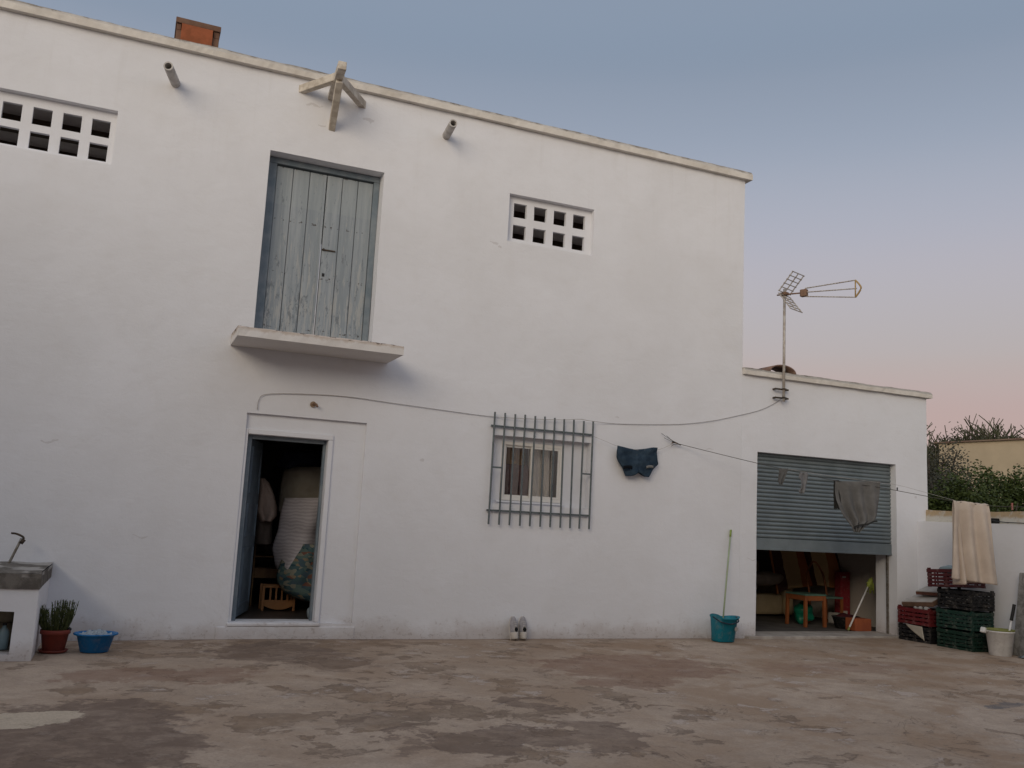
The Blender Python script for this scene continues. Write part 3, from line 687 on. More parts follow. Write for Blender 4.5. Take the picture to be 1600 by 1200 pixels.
# denim shorts
def wallpl(x, y): return at(x, y, -.10)
def m_denim():
    n = NT('dark_denim', .9, 0, .15); w_ = n.noise(9, 6, .7, .5)
    c = n.mix(n.rng(w_, .35, .6), (.018,.034,.058), (.035,.058,.085)); c = n.mix(n.rng(n.noise(14, 6, .75, .7), .62, .68), c, (.16,.16,.165))
    return n.done(c, n.bump(n.noise(9, 5), .4, .012, n.bump(n.noise(180, 2), .4, .002)))
DEN = m_denim()
rows = [(698,965,1027), (706,964,1026), (716,963.5,1027), (724,967,1028.5), (730,972,1022), (737,975,1017), (744,978,1013)]
def shortsf():
    m_ = MB()
    def lr(v):
        y = rows[0][0]+(rows[-1][0]-rows[0][0])*v
        for a, b2 in zip(rows, rows[1:]):
            if y <= b2[0]+1e-6:
                t = (y-a[0])/(b2[0]-a[0]); return y, a[1]+(b2[1]-a[1])*t, a[2]+(b2[2]-a[2])*t
        return rows[-1]
    def mk(side):
        def f(u, v):
            y_, l, r_ = lr(v); x = l+(r_-l)*u
            y_ += (1-v)*(4.5*math.sin(math.pi*min(1, u*1.15)) + 3.5*u - 2) - v*6*math.exp(-((u-.52)/.20)**2) + v*1.5*u
            p = at(x, y_, -.08)
            bulge = .045*math.sin(math.pi*u)**.5*(.25+.75*v) if 0 < u < 1 else 0
            cr = .012*math.sin(9*u+5*v) + .014*noise.noise(Vector((u*6, v*6, 2))) - .02*math.exp(-((u-.5)/.06)**2)*v
            return p + Vector((0, -side*bulge + cr*side*-1, 0))
        return f
    m_.grid(mk(1), 36, 24); m_.grid(mk(-.4), 36, 24); return m_
sh_ = solo(shortsf(), 'shorts', DEN, 'dark blue denim shorts hanging on the string beside the window grille', 'shorts', at(996, 703, -.08), smooth=True, solid=.006)
for (x0, x1, y0, y1) in ((974,988,728,733), (1010,1021,728,732)):
    b = MB(); b.grid(lambda u, v: at(x0+(x1-x0)*u, y0+(y1-y0)*v, -.142) + Vector((0, .012*(2*u-1)**2*0, .01*math.sin(3*u))), 6, 2)
    b.build('pocket_opening', fabric('pocket_dark', (.008,.010,.014)) if x0 < 1000 else fabric('pocket_light', (.20,.20,.20)), sh_, smooth=True, solid=.004)
# pegs
PEG = plastic('pink_peg', (.42,.16,.14)); 
def peg(p, m_, lab, k=1.0):
    b = MB(); t = Vector((1, -LK, 0)).normalized(); nn_ = Vector((-LK, -1, 0)).normalized()
    b.bar(p+nn_*.008+Vector((0,0,.045*k)), p+nn_*.005+Vector((0,0,-.05*k)), .016*k, .008, (0,1,0)); b.bar(p-nn_*.010+Vector((0,0,.045*k)), p-nn_*.005+Vector((0,0,-.05*k)), .016*k, .008, (0,1,0))
    return solo(b, 'clothes_peg', m_, lab, 'clothes peg', p)
peg(Vector((10.99, -LK*(10.99-LX), 1.955)), PEG, 'pink clothes peg clipped alone on the line right of the towel')
pk = online(1402, 764); peg(pk, BLK, 'dark clothes peg on the line beside the garage opening', .45)

# cable and dark strap on the wall ledge
lg = [Vector((11.30, -.95, 1.785)), Vector((11.22, -1.15, 1.80)), Vector((11.19, -1.25, 1.775)), Vector((11.165, -1.5, 1.745)), Vector((11.165, -1.9, 1.735)), Vector((11.165, -2.6, 1.70))]
solo(MB().tube(sag(lg, 8), .006, 8), 'black_cable', BLK, 'black cable resting along the ledge of the right yard wall', 'cable', lg[0])
b = MB(); b.box(11.19, 11.34, -1.30, -1.06, 1.728, 1.80)
solo(b, 'strap', stripes('black_white_strap', [(.02,.02,.02), (.35,.35,.35), (.02,.02,.02), (.02,.02,.02)], 11, 1), 'black and white strap lying on the wall ledge beside the towel', 'strap', (11.27, -1.2, 1.73), bevel=.01, jitter=wobb)

# ================================================================== ANTENNA
mast = Vector((8.55, -.10, 0)); mz0, mz1 = at(1221, 627, -.1).z, 4.96
PALE = simple('pale_antenna_metal', (.52,.50,.47), (.38,.33,.29), 14, .5, .15, .1, 60)
ant = empty('tv_antenna', (8.55, -.10, mz0), 'rusty television antenna on a thin mast bolted to the garage wall', 'antenna')
b = MB(); b.tube([(8.55, -.10, mz0), (8.55, -.10, mz1)], .020, 10); b.build('mast', PALE, ant, smooth=True)
for z in (at(1215, 607, -.1).z, at(1218, 621, -.1).z):
    b = MB(); b.box(8.42, 8.66, -.075, -.060, z-.012, z+.012).box(8.43, 8.45, -.06, .03, z-.012, z+.012).box(8.63, 8.65, -.06, .03, z-.012, z+.012).box(8.52, 8.58, -.125, -.075, z-.01, z+.01); b.build('wall_bracket', DARKC, ant)
hub = Vector((8.55, -.10, 4.885)); RA = Matrix.Rotation(R(-70), 3, 'Z')
def aim(b): b.v = [hub + RA @ (v-hub) for v in b.v]; return b
H = lambda x, y_, z: hub + Vector((x, y_, z))
b = MB(); b.tube([H(-.12,0,.0), H(.36,0,-.03)], .011, 8); b.box(hub.x-.06, hub.x+.05, hub.y-.04, hub.y+.04, hub.z-.02, hub.z+.02); aim(b).build('boom', RUST, ant)
for sgn, x1_, z1_ in ((1, .22, .27), (-1, .19, -.27)):
    b = MB(); o_ = H(0, 0, .02*sgn); t_ = H(x1_, 0, z1_)
    for yy in (-.15, .0, .15): b.tube([o_+Vector((0,yy,0)), t_+Vector((0,yy,0))], .0085, 6)
    for k in range(6): p = o_.lerp(t_, k/5); b.tube([p+Vector((0,-.17,0)), p+Vector((0,.17,0))], .0075, 6)
    aim(b).build('reflector', PALE, ant)
ends = [H(1.08, 0, .035), H(1.10, 0, -.085), H(1.08, 0, -.205)]; roots = [H(.33, 0, .035), H(.35, 0, -.025), H(.33, 0, -.085)]
b = MB()
for r_, e in zip(roots, ends): b.tube([r_, e], .0085, 6)
b.tube([roots[0], roots[2]], .008, 6)
for r_, e in zip(roots, ends):
    for k in range(1, 17): p = r_.lerp(e, k/17); b.tube([p+Vector((0,-.020,0)), p+Vector((0,.020,0))], .005, 5)
aim(b).build('directors', PALE, ant)
b = MB(); b.box(hub.x+.26, hub.x+.36, hub.y-.035, hub.y+.035, hub.z-.085, hub.z+.02); aim(b).build('dipole_box', RUST, ant, bevel=.01)
b = MB(); b.tube(sag([ends[0], ends[0].lerp(ends[1], .5)+Vector((.04,0,0)), ends[1]+Vector((.06,0,0)), ends[2].lerp(ends[1], .5)+Vector((.04,0,0)), ends[2]], 5), .012, 6); b.tube([ends[0], ends[2]], .009, 6); aim(b).build('end_brace', YEL, ant, smooth=True)

# ================================================================== LEFT: wash trough, tap, pot, tub
sk = empty('wash_trough', (-1.6, -1.3, 0), 'whitewashed masonry wash trough with a worn concrete slab top at the left', 'wash trough')
wall(-2.9, -.60, -.02, .615, -1.30, -1.12, [(-1.9, -.775, .05, .42)], .1).build('trough_front', PL, sk, jitter=wobb)
b = MB(); b.box(-.78, -.602, -1.118, -.005, -.02, .614); b.build('trough_side', PL, sk, bevel=.01, jitter=wobb)
b = MB(); b.box(-2.9, -.781, -.5, -.45, -.02, .614); b.build('trough_back', PLD, sk)
sl2 = MB(); 
def trough_top():
    m_ = MB(); X0, X1, Y0_, Y1_ = -2.9, -.594, -1.318, -.004
    m_.grid(lambda u, v: (X0+(X1-X0)*u, Y0_+(Y1_-Y0_)*v, .765 + .012*noise.noise(Vector((u*9, v*6, 1))) - (.0 if v > .02 else .02)), 60, 30)
    m_.grid(lambda u, v: (X0+(X1-X0)*u, Y0_, .616+.129*v), 60, 4); m_.grid(lambda u, v: (X1, Y0_+(Y1_-Y0_)*u, .616+.135*v), 30, 4); m_.grid(lambda u, v: (X0+(X1-X0)*u, Y1_+(Y0_-Y1_)*v, .616), 10, 4)
    return m_
n = NT('trough_slab_concrete', .95, 0, .15); sep = n.t.nodes.new('ShaderNodeSeparateXYZ'); n.L(n.co, sep.inputs[0])
c = n.mix(n.rng(n.noise(7, 8, .7, .4), .42, .6), (.115,.105,.095), (.19,.175,.16))
edge = n.math('ADD', sep.outputs[2], n.math('MULTIPLY', n.math('SUBTRACT', n.noise(5, 6, .7), .5), .07)); wedge = n.math('MULTIPLY', n.rng(edge, .715, .725), n.rng(n.noise(2.1, 4), .40, .47))
c = n.mix(n.math('MULTIPLY', wedge, .75), c, (.46,.44,.42)); 
trough_top().build('slab_top', n.done(c, n.bump(n.noise(22, 8, .7), .7, .015)), sk, jitter=lambda p: wob(p, .012))
tp = at(14, 880, -.25); tq = at(34, 841, -.25); tr_ = at(21, 833, -.25)
tap = empty('garden_tap', (tp.x, tp.y, .77), 'thin crooked metal tap pipe rising from the trough slab', 'tap')
b = MB(); b.tube([(tp.x, tp.y, .75), tp, tp.lerp(tq, .6), tq], .013, 8); b.build('pipe', GALV, tap, smooth=True)
b = MB(); b.tube(sag([tq+Vector((.015,0,-.03)), tq+Vector((.012,0,.01)), tr_.lerp(tq, .4)+Vector((0,0,.012)), tr_+Vector((-.02,0,0))], 6), .010, 8); b.tube([tq+Vector((-.005,0,-.05)), tq+Vector((.02,0,-.01))], .022, 10); b.build('spout', DARKC, tap, smooth=True)
# things kept in the trough
def bottle(x, y_, z, h, r, m_, lab, capm):
    e = empty('bottle', (x, y_, z), lab, 'bottle')
    MB().lathe([(r*.9, z), (r, z+.01), (r, z+h*.62), (r*.8, z+h*.74), (r*.35, z+h*.86), (r*.35, z+h*.92)], (x, y_, 0), 20).build('body', m_, e, smooth=True)
    MB().lathe([(r*.42, z+h*.92), (r*.42, z+h)], (x, y_, 0), 14).build('cap', capm, e, smooth=False); return e
b = MB(); b.box(-1.9, -.79, -1.10, -.51, -.01, .052); b.build('trough_floor', CONC, sk)
bottle(-.86, -1.02, .056, .23, .045, plastic('pale_blue_plastic', (.20,.30,.36)), 'pale blue plastic bottle standing inside the wash trough', BLK)
bottle(-.98, -.85, .056, .20, .05, plastic('dark_green_bottle', (.02,.04,.03)), 'dark bottle at the back inside the wash trough', BLK)
b = MB(); b.lathe([(.001, .26), (.05, .265), (.065, .30), (.06, .36), (.03, .40), (.001, .405)], (-.87, -.80, 0), 18, 1, .8)
b.lathe([(.055, .056), (.06, .26), (.001, .261)], (-.87, -.80, 0), 18)
solo(b, 'sack', fabric('cream_sack', (.33,.29,.22), (.22,.19,.14)), 'cream bundle stored upright inside the wash trough', 'sack', (-.87, -.80, .056), smooth=True, jitter=wobb)

# potted plant
pc = Vector((-.455, -.80, 0)); pot = empty('potted_plant', pc, 'red plastic pot of upright spiky green shoots beside the wash trough', 'potted plant')
MB().lathe([(.112, 0), (.118, .004), (.128, .024), (.118, .024), (.108, .012), (.001, .012)], pc, 36).build('saucer', POT, pot, smooth=True)
MB().lathe([(.001, .014), (.092, .014), (.096, .02), (.118, .165), (.127, .167), (.131, .172), (.131, .203), (.127, .207), (.119, .205), (.116, .17), (.112, .16), (.001, .16)], pc, 40).build('pot', POT, pot, smooth=True)
MB().lathe([(.001, .175), (.06, .18), (.116, .172)], pc, 24).build('soil', SOIL, pot, smooth=True)
b = MB(); rr = random.Random(4)
LEAFM = simple('rosemary_green', (.045,.058,.018), (.10,.115,.04), 30, .8, 0, .1, 40)
for k in range(105):
    a_ = rr.uniform(0, 6.28); r_ = .095*math.sqrt(rr.random()); bx_, by_ = r_*math.cos(a_), r_*math.sin(a_); hh = rr.uniform(.14, .27)*(1.1 if bx_ > -.03 else .95)
    top = Vector((bx_*1.8+rr.uniform(-.03,.03), by_*1.6+rr.uniform(-.03,.03), .175+hh)); bot = Vector((bx_, by_, .175)); st_ = sag([pc+bot, pc+bot.lerp(top, .5)+Vector((bx_*.2, by_*.2, .01)), pc+top], 5)
    b.tube(st_, .003, 4)
    for i in range(26):
        t = rr.uniform(.12, 1); p = st_[min(len(st_)-1, int(t*(len(st_)-1)))] + Vector((0,0,rr.uniform(-.01,.01))); an_ = rr.uniform(0, 6.28); Lf = rr.uniform(.022, .04)
        dv = Vector((math.cos(an_)*.5, math.sin(an_)*.5, .85)).normalized(); sv = dv.cross(Vector((0,0,1))).normalized()*.0028
        b.quad(p-sv, p+sv, p+dv*Lf+sv*.3, p+dv*Lf-sv*.3)
b.build('shoots', LEAFM, pot)
b = MB(); b.lathe([(.001, .195), (.018, .20), (.02, .215), (.001, .23)], pc+Vector((.118, -.03, 0)), 12); b.build('clip', BLK, pot, smooth=True)

# blue tub with washing
tcn = Vector((-.105, -.80, 0)); tub = empty('wash_tub', tcn, 'round bright blue plastic tub holding wet white washing', 'tub')
BLU = plastic('blue_plastic', (.006,.155,.42), .4)
MB().lathe([(.001, .0), (.118, .0), (.125, .004), (.165, .150), (.185, .155), (.196, .160), (.199, .168), (.194, .174), (.180, .172), (.160, .160), (.150, .12), (.118, .012), (.001, .008)], tcn, 56, 1.0, .86).build('basin', BLU, tub, smooth=True)
b = MB(); b.grid(lambda u, v: (tcn.x + .158*(2*u-1)*math.sqrt(max(0, 1-.5*(2*v-1)**2)), tcn.y + .135*(2*v-1)*math.sqrt(max(0, 1-.5*(2*u-1)**2)), .135 + .045*abs(noise.noise(Vector((u*4.5, v*4.5, 7)))) + .028*noise.noise(Vector((u*11, v*11, 3))) + .02*(1-(2*u-1)**2)), 40, 40)
solo(b, 'washing', fabric('wet_white_cloth', (.40,.46,.52), (.28,.34,.40)), 'crumpled wet white cloths heaped in the blue tub', 'washing', tcn+Vector((0,0,.13)), smooth=True, solid=.006)

# ================================================================== SHOES
def shoe(x, y_, lean, tilt, lab, mirror=1):
    e = empty('shoe', (x, y_, .0), lab, 'shoe', 'pair of grey shoes against the wall')
    UP = SHU; SO = SHS
    # local: length along +Z (heel at 0, toe up), sole towards +Y (the wall), upper bulges to -Y
    Lh = .275
    def halfw(t): return (.030 + .016*math.sin(math.pi*min(1, t*1.0+.12)) + .010*math.exp(-((t-.68)/.2)**2))*(1 if t < .88 else math.sqrt(max(.02, 1-((t-.88)/.125)**2)))
    def dpt(t): return .072 - .034*max(0, (t-.35))/.65 if t > .35 else .072
    so_ = MB(); so_.grid(lambda u, v: (halfw(v)*1.08*math.cos(math.pi*2*u) , .015*math.sin(2*math.pi*u)*(1), Lh*v), 20, 24); 
    up_ = MB()
    def fu(u, v):
        a_ = math.pi*u; w = halfw(v); d_ = dpt(v); op = math.exp(-((v-.20)/.16)**2)
        yy = -.010 - d_*math.sin(a_)**.75
        if .0 < u < 1 and op > .3: yy = max(yy, -.010-d_*(1-.0*op))
        return (w*math.cos(a_)*(1-.12*math.sin(a_)), yy, .004 + (Lh-.008)*v)
    up_.grid(fu, 20, 26)
    # closed heel and toe caps
    for v in (0, 1):
        up_.grid(lambda u, k: tuple(Vector(fu(u, v)).lerp(Vector((0, -.01-.03*k, .004 + (Lh-.008)*v)), k)), 20, 3)
    op = MB(); op.lathe([(.001, 0), (.026, .0)], (0,0,0), 20, 1.0, 1.0)
    ov = MB(); ov.grid(lambda u, v: (.027*math.cos(2*math.pi*u)*(1-v*.35), -.083 + .012*v, .112+.034*math.sin(2*math.pi*u)*(1-v*.35)), 20, 3)
    hole_ = MB(); hole_.lathe([(.001, 0), (.024, 0)], (0, 0, 0), 18); hole_.v = [Vector((p.x, -.0845, .112 + p.y*1.25)) for p in hole_.v]
    tg = MB(); tg.grid(lambda u, v: ((u-.5)*.036, -.084 + .020*v + .004*math.cos(math.pi*(u-.5)), .135+.07*v), 6, 8)
    M_ = Matrix.Translation((x, y_, 0)) @ Matrix.Rotation(tilt, 4, 'Z') @ Matrix.Rotation(-lean, 4, 'X')
    hc = MB(); hc.grid(lambda u, v: (fu(u, v*.30)[0]*1.05, fu(u, v*.30)[1]*1.04, fu(u, v*.30)[2]), 20, 8)
    hc.grid(lambda u, k: tuple(Vector(fu(u, 0))*1.05*(1-k) + Vector((0, -.03, .002))*k), 20, 3)
    for mbb, nm, mt, sd in ((hc, 'heel_cap', SO, .003), (so_, 'sole', SO, .008), (up_, 'upper', UP, 0), (ov, 'collar', SO, .006), (hole_, 'opening', BLK, 0), (tg, 'tongue', UP, .006)):
        mbb.v = [M_ @ Vector(p) for p in mbb.v]; mbb.build(nm, mt, e, smooth=True, solid=sd)
    for k in range(3):
        zl = .155+.024*k; b = MB(); b.tube([M_ @ Vector((-.022, -.078+.008*k, zl)), M_ @ Vector((0, -.090+.009*k, zl+.004)), M_ @ Vector((.022, -.078+.008*k, zl))], .003, 6); b.build('lace', SO, e)
SHU = fabric('grey_shoe_knit', (.40,.385,.41), (.29,.28,.30), 20); SHS = plastic('off_white_rubber', (.58,.54,.50), .6)
shoe(4.515, -.115, .22, .08, 'left shoe of the grey pair standing heel down against the wall')
shoe(4.640, -.105, .20, -.12, 'right shoe of the grey pair, slightly further up the wall')

# ================================================================== TURQUOISE MOP BUCKET
bc = Vector((7.425, -.30, 0)); TUR = plastic('turquoise_plastic', (.002,.19,.27), .4)
bk = empty('mop_bucket', bc, 'turquoise plastic mop bucket with pouring lips, left of the garage', 'bucket')
bm_ = MB().lathe([(.001, 0), (.135, 0), (.142, .008), (.172, .285), (.186, .287), (.192, .295), (.192, .305), (.180, .305), (.168, .29), (.138, .02), (.001, .012)], bc, 56, 1, .80, 3.0)
for i, v in enumerate(bm_.v):
    if v.z > .28:
        dx = (v.x-bc.x)/.19; v.z += .035*max(0, -dx-.45)*1.2 + .02*abs(dx)**3; v.x += .065*max(0, -dx-.62)/.38 * (1 if dx < 0 else 0); v.x += .03*max(0, dx-.7)/.3
bm_.build('pail', TUR, bk, smooth=True)
b = MB(); b.tube(sag([bc+Vector((-.185, -.03, .29)), bc+Vector((-.13, -.155, .235)), bc+Vector((0, -.175, .215)), bc+Vector((.13, -.155, .245)), bc+Vector((.185, -.03, .29))], 8), .009, 8)
b.v = [v+Vector((0,0,.025)) for v in b.v]; b.build('handle', plastic('dark_navy_plastic', (.008,.02,.04)), bk, smooth=True)
b = MB(); b.lathe([(.001, 0), (.030, 0), (.030, .003), (.001, .003)], (0,0,0), 24); b.v = [Vector((bc.x+.105+p.x, bc.y-.142-p.z + p.x*.25, .17+p.y)) for p in b.v]; b.build('round_sticker', plastic('sticker_paper', (.40,.36,.34)), bk)
b = MB(); b.grid(lambda u, v: (bc.x-.02+.17*u, bc.y-.05+.09*(v-.5) , .27-.05*math.sin(math.pi*v)+.02*u), 12, 8); b.build('wringer', TUR, bk, smooth=True, solid=.006)
b = MB(); mt_, mb_ = at(1142, 828, -.02), Vector((7.43, -.27, .10))
mp = empty('mop', mb_, 'pale green mop handle standing in the turquoise bucket, leaning on the wall', 'mop')
MB().tube([mb_, mt_], .0115, 10).build('handle', plastic('pale_green_handle', (.36,.44,.28)), mp, smooth=True)
MB().tube([mb_.lerp(mt_, .93), mt_], .0145, 10).build('grip', plastic('green_grip', (.28,.38,.08)), mp, smooth=True)
b = MB(); b.lathe([(.02, .10), (.06, .07), (.075, .02), (.001, .012)], (mb_.x, mb_.y, .0), 18); b.build('mop_head', fabric('mop_cotton', (.35,.35,.33)), mp, smooth=True, jitter=wobb)

# ================================================================== CRATES
def crate(W_, D_, H_, mat, lab, loc, rotz=0, tilt=(0, 0), slats=5, group='plastic crates stacked by the yard wall'):
    e = empty('crate', (0,0,0), lab, 'crate', group)
    w, d_ = W_/2, D_/2; t = .008
    b = MB()
    for s1 in (-1, 1):
        for s2 in (-1, 1): b.box(min(s1*w, s1*(w-.035)), max(s1*w, s1*(w-.035)), min(s2*d_, s2*(d_-.035)), max(s2*d_, s2*(d_-.035)), 0, H_)
    for k in (-1, 1):
        xx = k*w; b.box(min(xx, xx-k*t), max(xx, xx-k*t), -.018, .018, .005, H_-.02)
        yy = k*d_
        for f_ in (-.33, 0, .33): b.box(W_*f_-.012, W_*f_+.012, min(yy, yy-k*t), max(yy, yy-k*t), .005, H_-.02)
        for f_ in (-.3, .3): b.box(min(xx, xx-k*t), max(xx, xx-k*t), D_*f_-.012, D_*f_+.012, .005, H_-.02)
    posts = b
    b = MB(); hs = (H_-.02)/slats
    for i in range(slats):
        z0, z1 = .004+i*hs, .004+i*hs+hs*(.68 if i < slats-1 else .93)
        for k in (-1, 1):
            o_ = .002 if i < slats-1 else .006
            b.box(k*(w+o_)-.003, k*(w+o_)+.003, -d_-o_, d_+o_, z0, z1); b.box(-w-o_+.003, w+o_-.003, k*(d_+o_)-.003, k*(d_+o_)+.003, z0, z1)
    b.v, b.f = posts.v + b.v, posts.f + [tuple(k+len(posts.v) for k in f_) for f_ in b.f]
    b.build('slatted_side', mat, e)
    b = MB(); b.box(-w+.01, w-.01, -d_+.01, d_-.01, .006, .012); b.build('base', mat, e)
    e.location = loc; e.rotation_euler = (tilt[0], tilt[1], rotz); return e
CG1 = plastic('dark_green_crate', (.004,.028,.018), .45); CG2 = plastic('green_crate', (.009,.040,.030), .45); CK = plastic('black_crate', (.010,.010,.012), .45); CR = plastic('red_crate', (.14,.014,.018), .45); CM = plastic('maroon_crate', (.085,.014,.018), .45)
cx, cyy = 10.83, -1.13
crate(.40, .58, .265, CG1, 'dark green slatted crate at the bottom of the tall stack', (cx, cyy, .0), 0, slats=5)
crate(.40, .58, .265, CG2, 'green slatted crate second from the bottom of the tall stack', (cx+.005, cyy+.01, .268), .02)
crate(.40, .58, .27, CK, 'black slatted crate above the green ones in the tall stack', (cx+.01, cyy-.01, .536), -.015)
crate(.40, .60, .265, CM, 'maroon crate tilted on top of the tall stack behind the towel', (cx-.035, cyy+.10, .815), .05, (-.07, 0.02))
c2x, c2y = 10.84, -.42
crate(.38, .56, .235, CK, 'black crate under the red one beside the garage opening', (c2x, c2y, .0), .02, slats=4)
crate(.40, .58, .25, CR, 'bright red crate topped with cardboard, beside the garage opening', (c2x, c2y, .238), -.01, slats=4)
# contents: filled darkness and scraps, each a thing of its own
def lump(loc, sx, sy_, sz, mat, lab, name, cat, seed, pw=3, amp=.25):
    b = MB(); n1, n2 = 28, 16
    def f(u, v):
        th = 2*math.pi*u; ph_ = math.pi*v - math.pi/2; ct, st_, cp2, sp2 = math.cos(th), math.sin(th), math.cos(ph_), math.sin(ph_)
        se = lambda w: math.copysign(abs(w)**(2/pw), w)
        p = Vector((sx*se(ct)*abs(cp2)**(2/pw), sy_*se(st_)*abs(cp2)**(2/pw), sz*se(sp2)))
        return Vector(loc) + p*(1 + amp*noise.noise(Vector((p.x*9, p.y*9, p.z*9+seed))))
    b.grid(f, n1, n2); return solo(b, name, mat, lab, cat, loc, smooth=True)
lump((cx-.06, cyy+.16, 1.05), .13, .16, .06, fabric('pale_blue_rag', (.26,.33,.36)), 'pale blue cloth poking out of the maroon crate', 'rag', 'rag', 3)
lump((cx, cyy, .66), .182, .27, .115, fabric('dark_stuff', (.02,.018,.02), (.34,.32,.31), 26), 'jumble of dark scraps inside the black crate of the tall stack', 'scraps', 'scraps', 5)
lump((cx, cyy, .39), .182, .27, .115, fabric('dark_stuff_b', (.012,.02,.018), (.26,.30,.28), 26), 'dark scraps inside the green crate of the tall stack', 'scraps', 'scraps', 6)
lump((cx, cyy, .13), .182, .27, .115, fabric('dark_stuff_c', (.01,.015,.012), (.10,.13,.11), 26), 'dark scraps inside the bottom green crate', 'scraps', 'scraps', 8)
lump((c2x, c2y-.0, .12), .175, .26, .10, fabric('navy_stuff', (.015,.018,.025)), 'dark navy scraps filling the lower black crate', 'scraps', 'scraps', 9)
WHP = plastic('white_packaging', (.40,.40,.40), .6)
for i, (dx, dy, r_) in enumerate(((-.14, -.18, .045), (-.12, .02, .04), (-.15, -.08, .035))):
    lump((c2x+dx, c2y+dy, .475), r_, r_, r_*.8, WHP, ('white rounded pot sticking up at the near end of the red crate', 'white crumpled packaging in the middle of the red crate', 'small white ball beside the rounded pot in the red crate')[i], 'packaging', 'packaging', i, 2, .2)
CARD = simple('brown_cardboard', (.19,.115,.08), (.14,.085,.06), 6, .9, 0, .2, 20)
def board(c, sx, sy_, sz, rot, m_top, m_side, name, lab, cat):
    e = empty(name, c, lab, cat); rm = Matrix.Rotation(rot[2], 3, 'Z') @ Matrix.Rotation(rot[1], 3, 'Y') @ Matrix.Rotation(rot[0], 3, 'X'); c = Vector(c)
    b = MB(); b.box(c.x-sx, c.x+sx, c.y-sy_, c.y+sy_, c.z-sz, c.z+sz, rm, c); b.build('box', m_side, e, bevel=.006, jitter=wobb)
    b = MB(); b.box(c.x-sx*.97, c.x+sx*.97, c.y-sy_*.97, c.y+sy_*.97, c.z+sz+.002, c.z+sz+.014, rm, c); b.build('white_sheet', m_top, e, bevel=.004, jitter=wobb); return e
WHT = simple('white_card', (.50,.48,.46), (.40,.38,.36), 5, .85)
board((c2x+.02, c2y-.02, .585), .19, .28, .032, (-.10, -.34, .03), WHT, CARD, 'cardboard_tray', 'long brown cardboard tray with a white lid lying on the red crate', 'cardboard tray')
board((c2x+.08, c2y-.10, .72), .13, .20, .022, (-.05, -.28, .08), WHT, simple('rusty_card', (.15,.06,.04), (.10,.045,.035), 8, .9), 'small_carton', 'small reddish cardboard lid lying on top of the white tray', 'cardboard')
b = MB(); tri = [(.0, -.62, .22), (.0, -.22, .24), (.0, -.60, .06)]
b.grid(lambda u, v: (c2x-.208-.006*math.sin(5*u), -.27-.30*u*(1-.0*v)-.04*v, .236-.012*u - v*(.03+.16*u)), 10, 8)
solo(b, 'cloth_rag', fabric('cream_rag', (.46,.42,.36)), 'cream rag hanging down the front of the lower black crate', 'rag', (c2x-.21, -.4, .236), smooth=True, solid=.006)

# ================================================================== WHITE BUCKET + BRUSH, SLAB, CLOTH
wb = Vector((10.80, -1.70, 0)); wbe = empty('white_bucket', wb, 'white plastic bucket with a yellow green wringer rim at the right', 'bucket')
WP = plastic('white_plastic', (.74,.73,.72), .4)
MB().lathe([(.001, 0), (.135, 0), (.142, .006), (.178, .30), (.185, .302), (.185, .32), (.176, .32), (.168, .29), (.134, .014), (.001, .01)], wb, 48, 1, .92).build('pail', WP, wbe, smooth=True)
LIM = plastic('lime_plastic', (.24,.25,.07), .4)
MB().lathe([(.178, .322), (.187, .324), (.187, .338), (.165, .338), (.135, .325), (.128, .28), (.12, .25)], wb, 40, 1, .92).build('wringer_rim', LIM, wbe, smooth=True)
b = MB(); b.box(wb.x-.215, wb.x-.165, wb.y+.06, wb.y+.13, .28, .35, Matrix.Rotation(.3, 3, 'Y')); b.build('lug', WP, wbe, bevel=.012)
bs = Vector((wb.x+.02, wb.y-.06, .06)); bt = Vector((wb.x+.09, wb.y-.10, .46)); b2_ = Vector((wb.x+.13, wb.y-.12, .67))
br_ = empty('brush', bs, 'white brush with a black grip standing in the white bucket', 'brush')
MB().tube([bs, bt], .012, 10).build('handle', WP, br_, smooth=True)
MB().tube(sag([bt, bt.lerp(b2_, .6), b2_], 6), .021, 10).build('grip', BLK, br_, smooth=True)
MB().lathe([(.001, .03), (.05, .03), (.055, .06), (.02, .09)], (bs.x, bs.y, 0), 16).build('brush_head', WP, br_, smooth=True)
n = NT('mottled_grey_stone', .9, 0, .15); c = n.mix(n.rng(n.noise(9, 8, .7, .5), .38, .6), (.15,.145,.14), (.30,.295,.29)); STN = n.done(c, n.bump(n.noise(25, 7), .5, .01))
b = MB(); b.box(11.04, 11.10, -2.55, -1.68, .0, 1.08); b.v = [Vector((v.x + .05*(v.z/1.1), v.y - .10*v.z, v.z)) for v in b.v]
solo(b, 'stone_slab', STN, 'mottled grey slab leaning on the yard wall at the right edge', 'slab', (11.0, -2.2, 0), bevel=.012, jitter=wobb)
b = MB(); b.grid(lambda u, v: (10.86+.24*v, -1.90-.6*u, .012 + .10*math.sin(math.pi*min(1, v*1.05))*(.6+.5*abs(noise.noise(Vector((u*5, v*4, 2)))))*min(1, u*6)), 26, 18)
solo(b, 'crumpled_cloth', stripes('grey_check_cloth', [(.22,.25,.27), (.10,.12,.14), (.27,.28,.29)], 9, 1), 'crumpled grey checked cloth on the ground below the stone slab', 'cloth', (10.95, -2.2, 0), smooth=True, solid=.008)

# ================================================================== INSIDE THE GARAGE
G0 = .03
def gp_(x, y_): return CAM + ray(x, y_)*((G0-CAM.z)/ray(x, y_).z)
ORW = simple('orange_varnished_wood', (.30,.10,.035), (.22,.07,.025), 4, .5, 0, .15, 20)
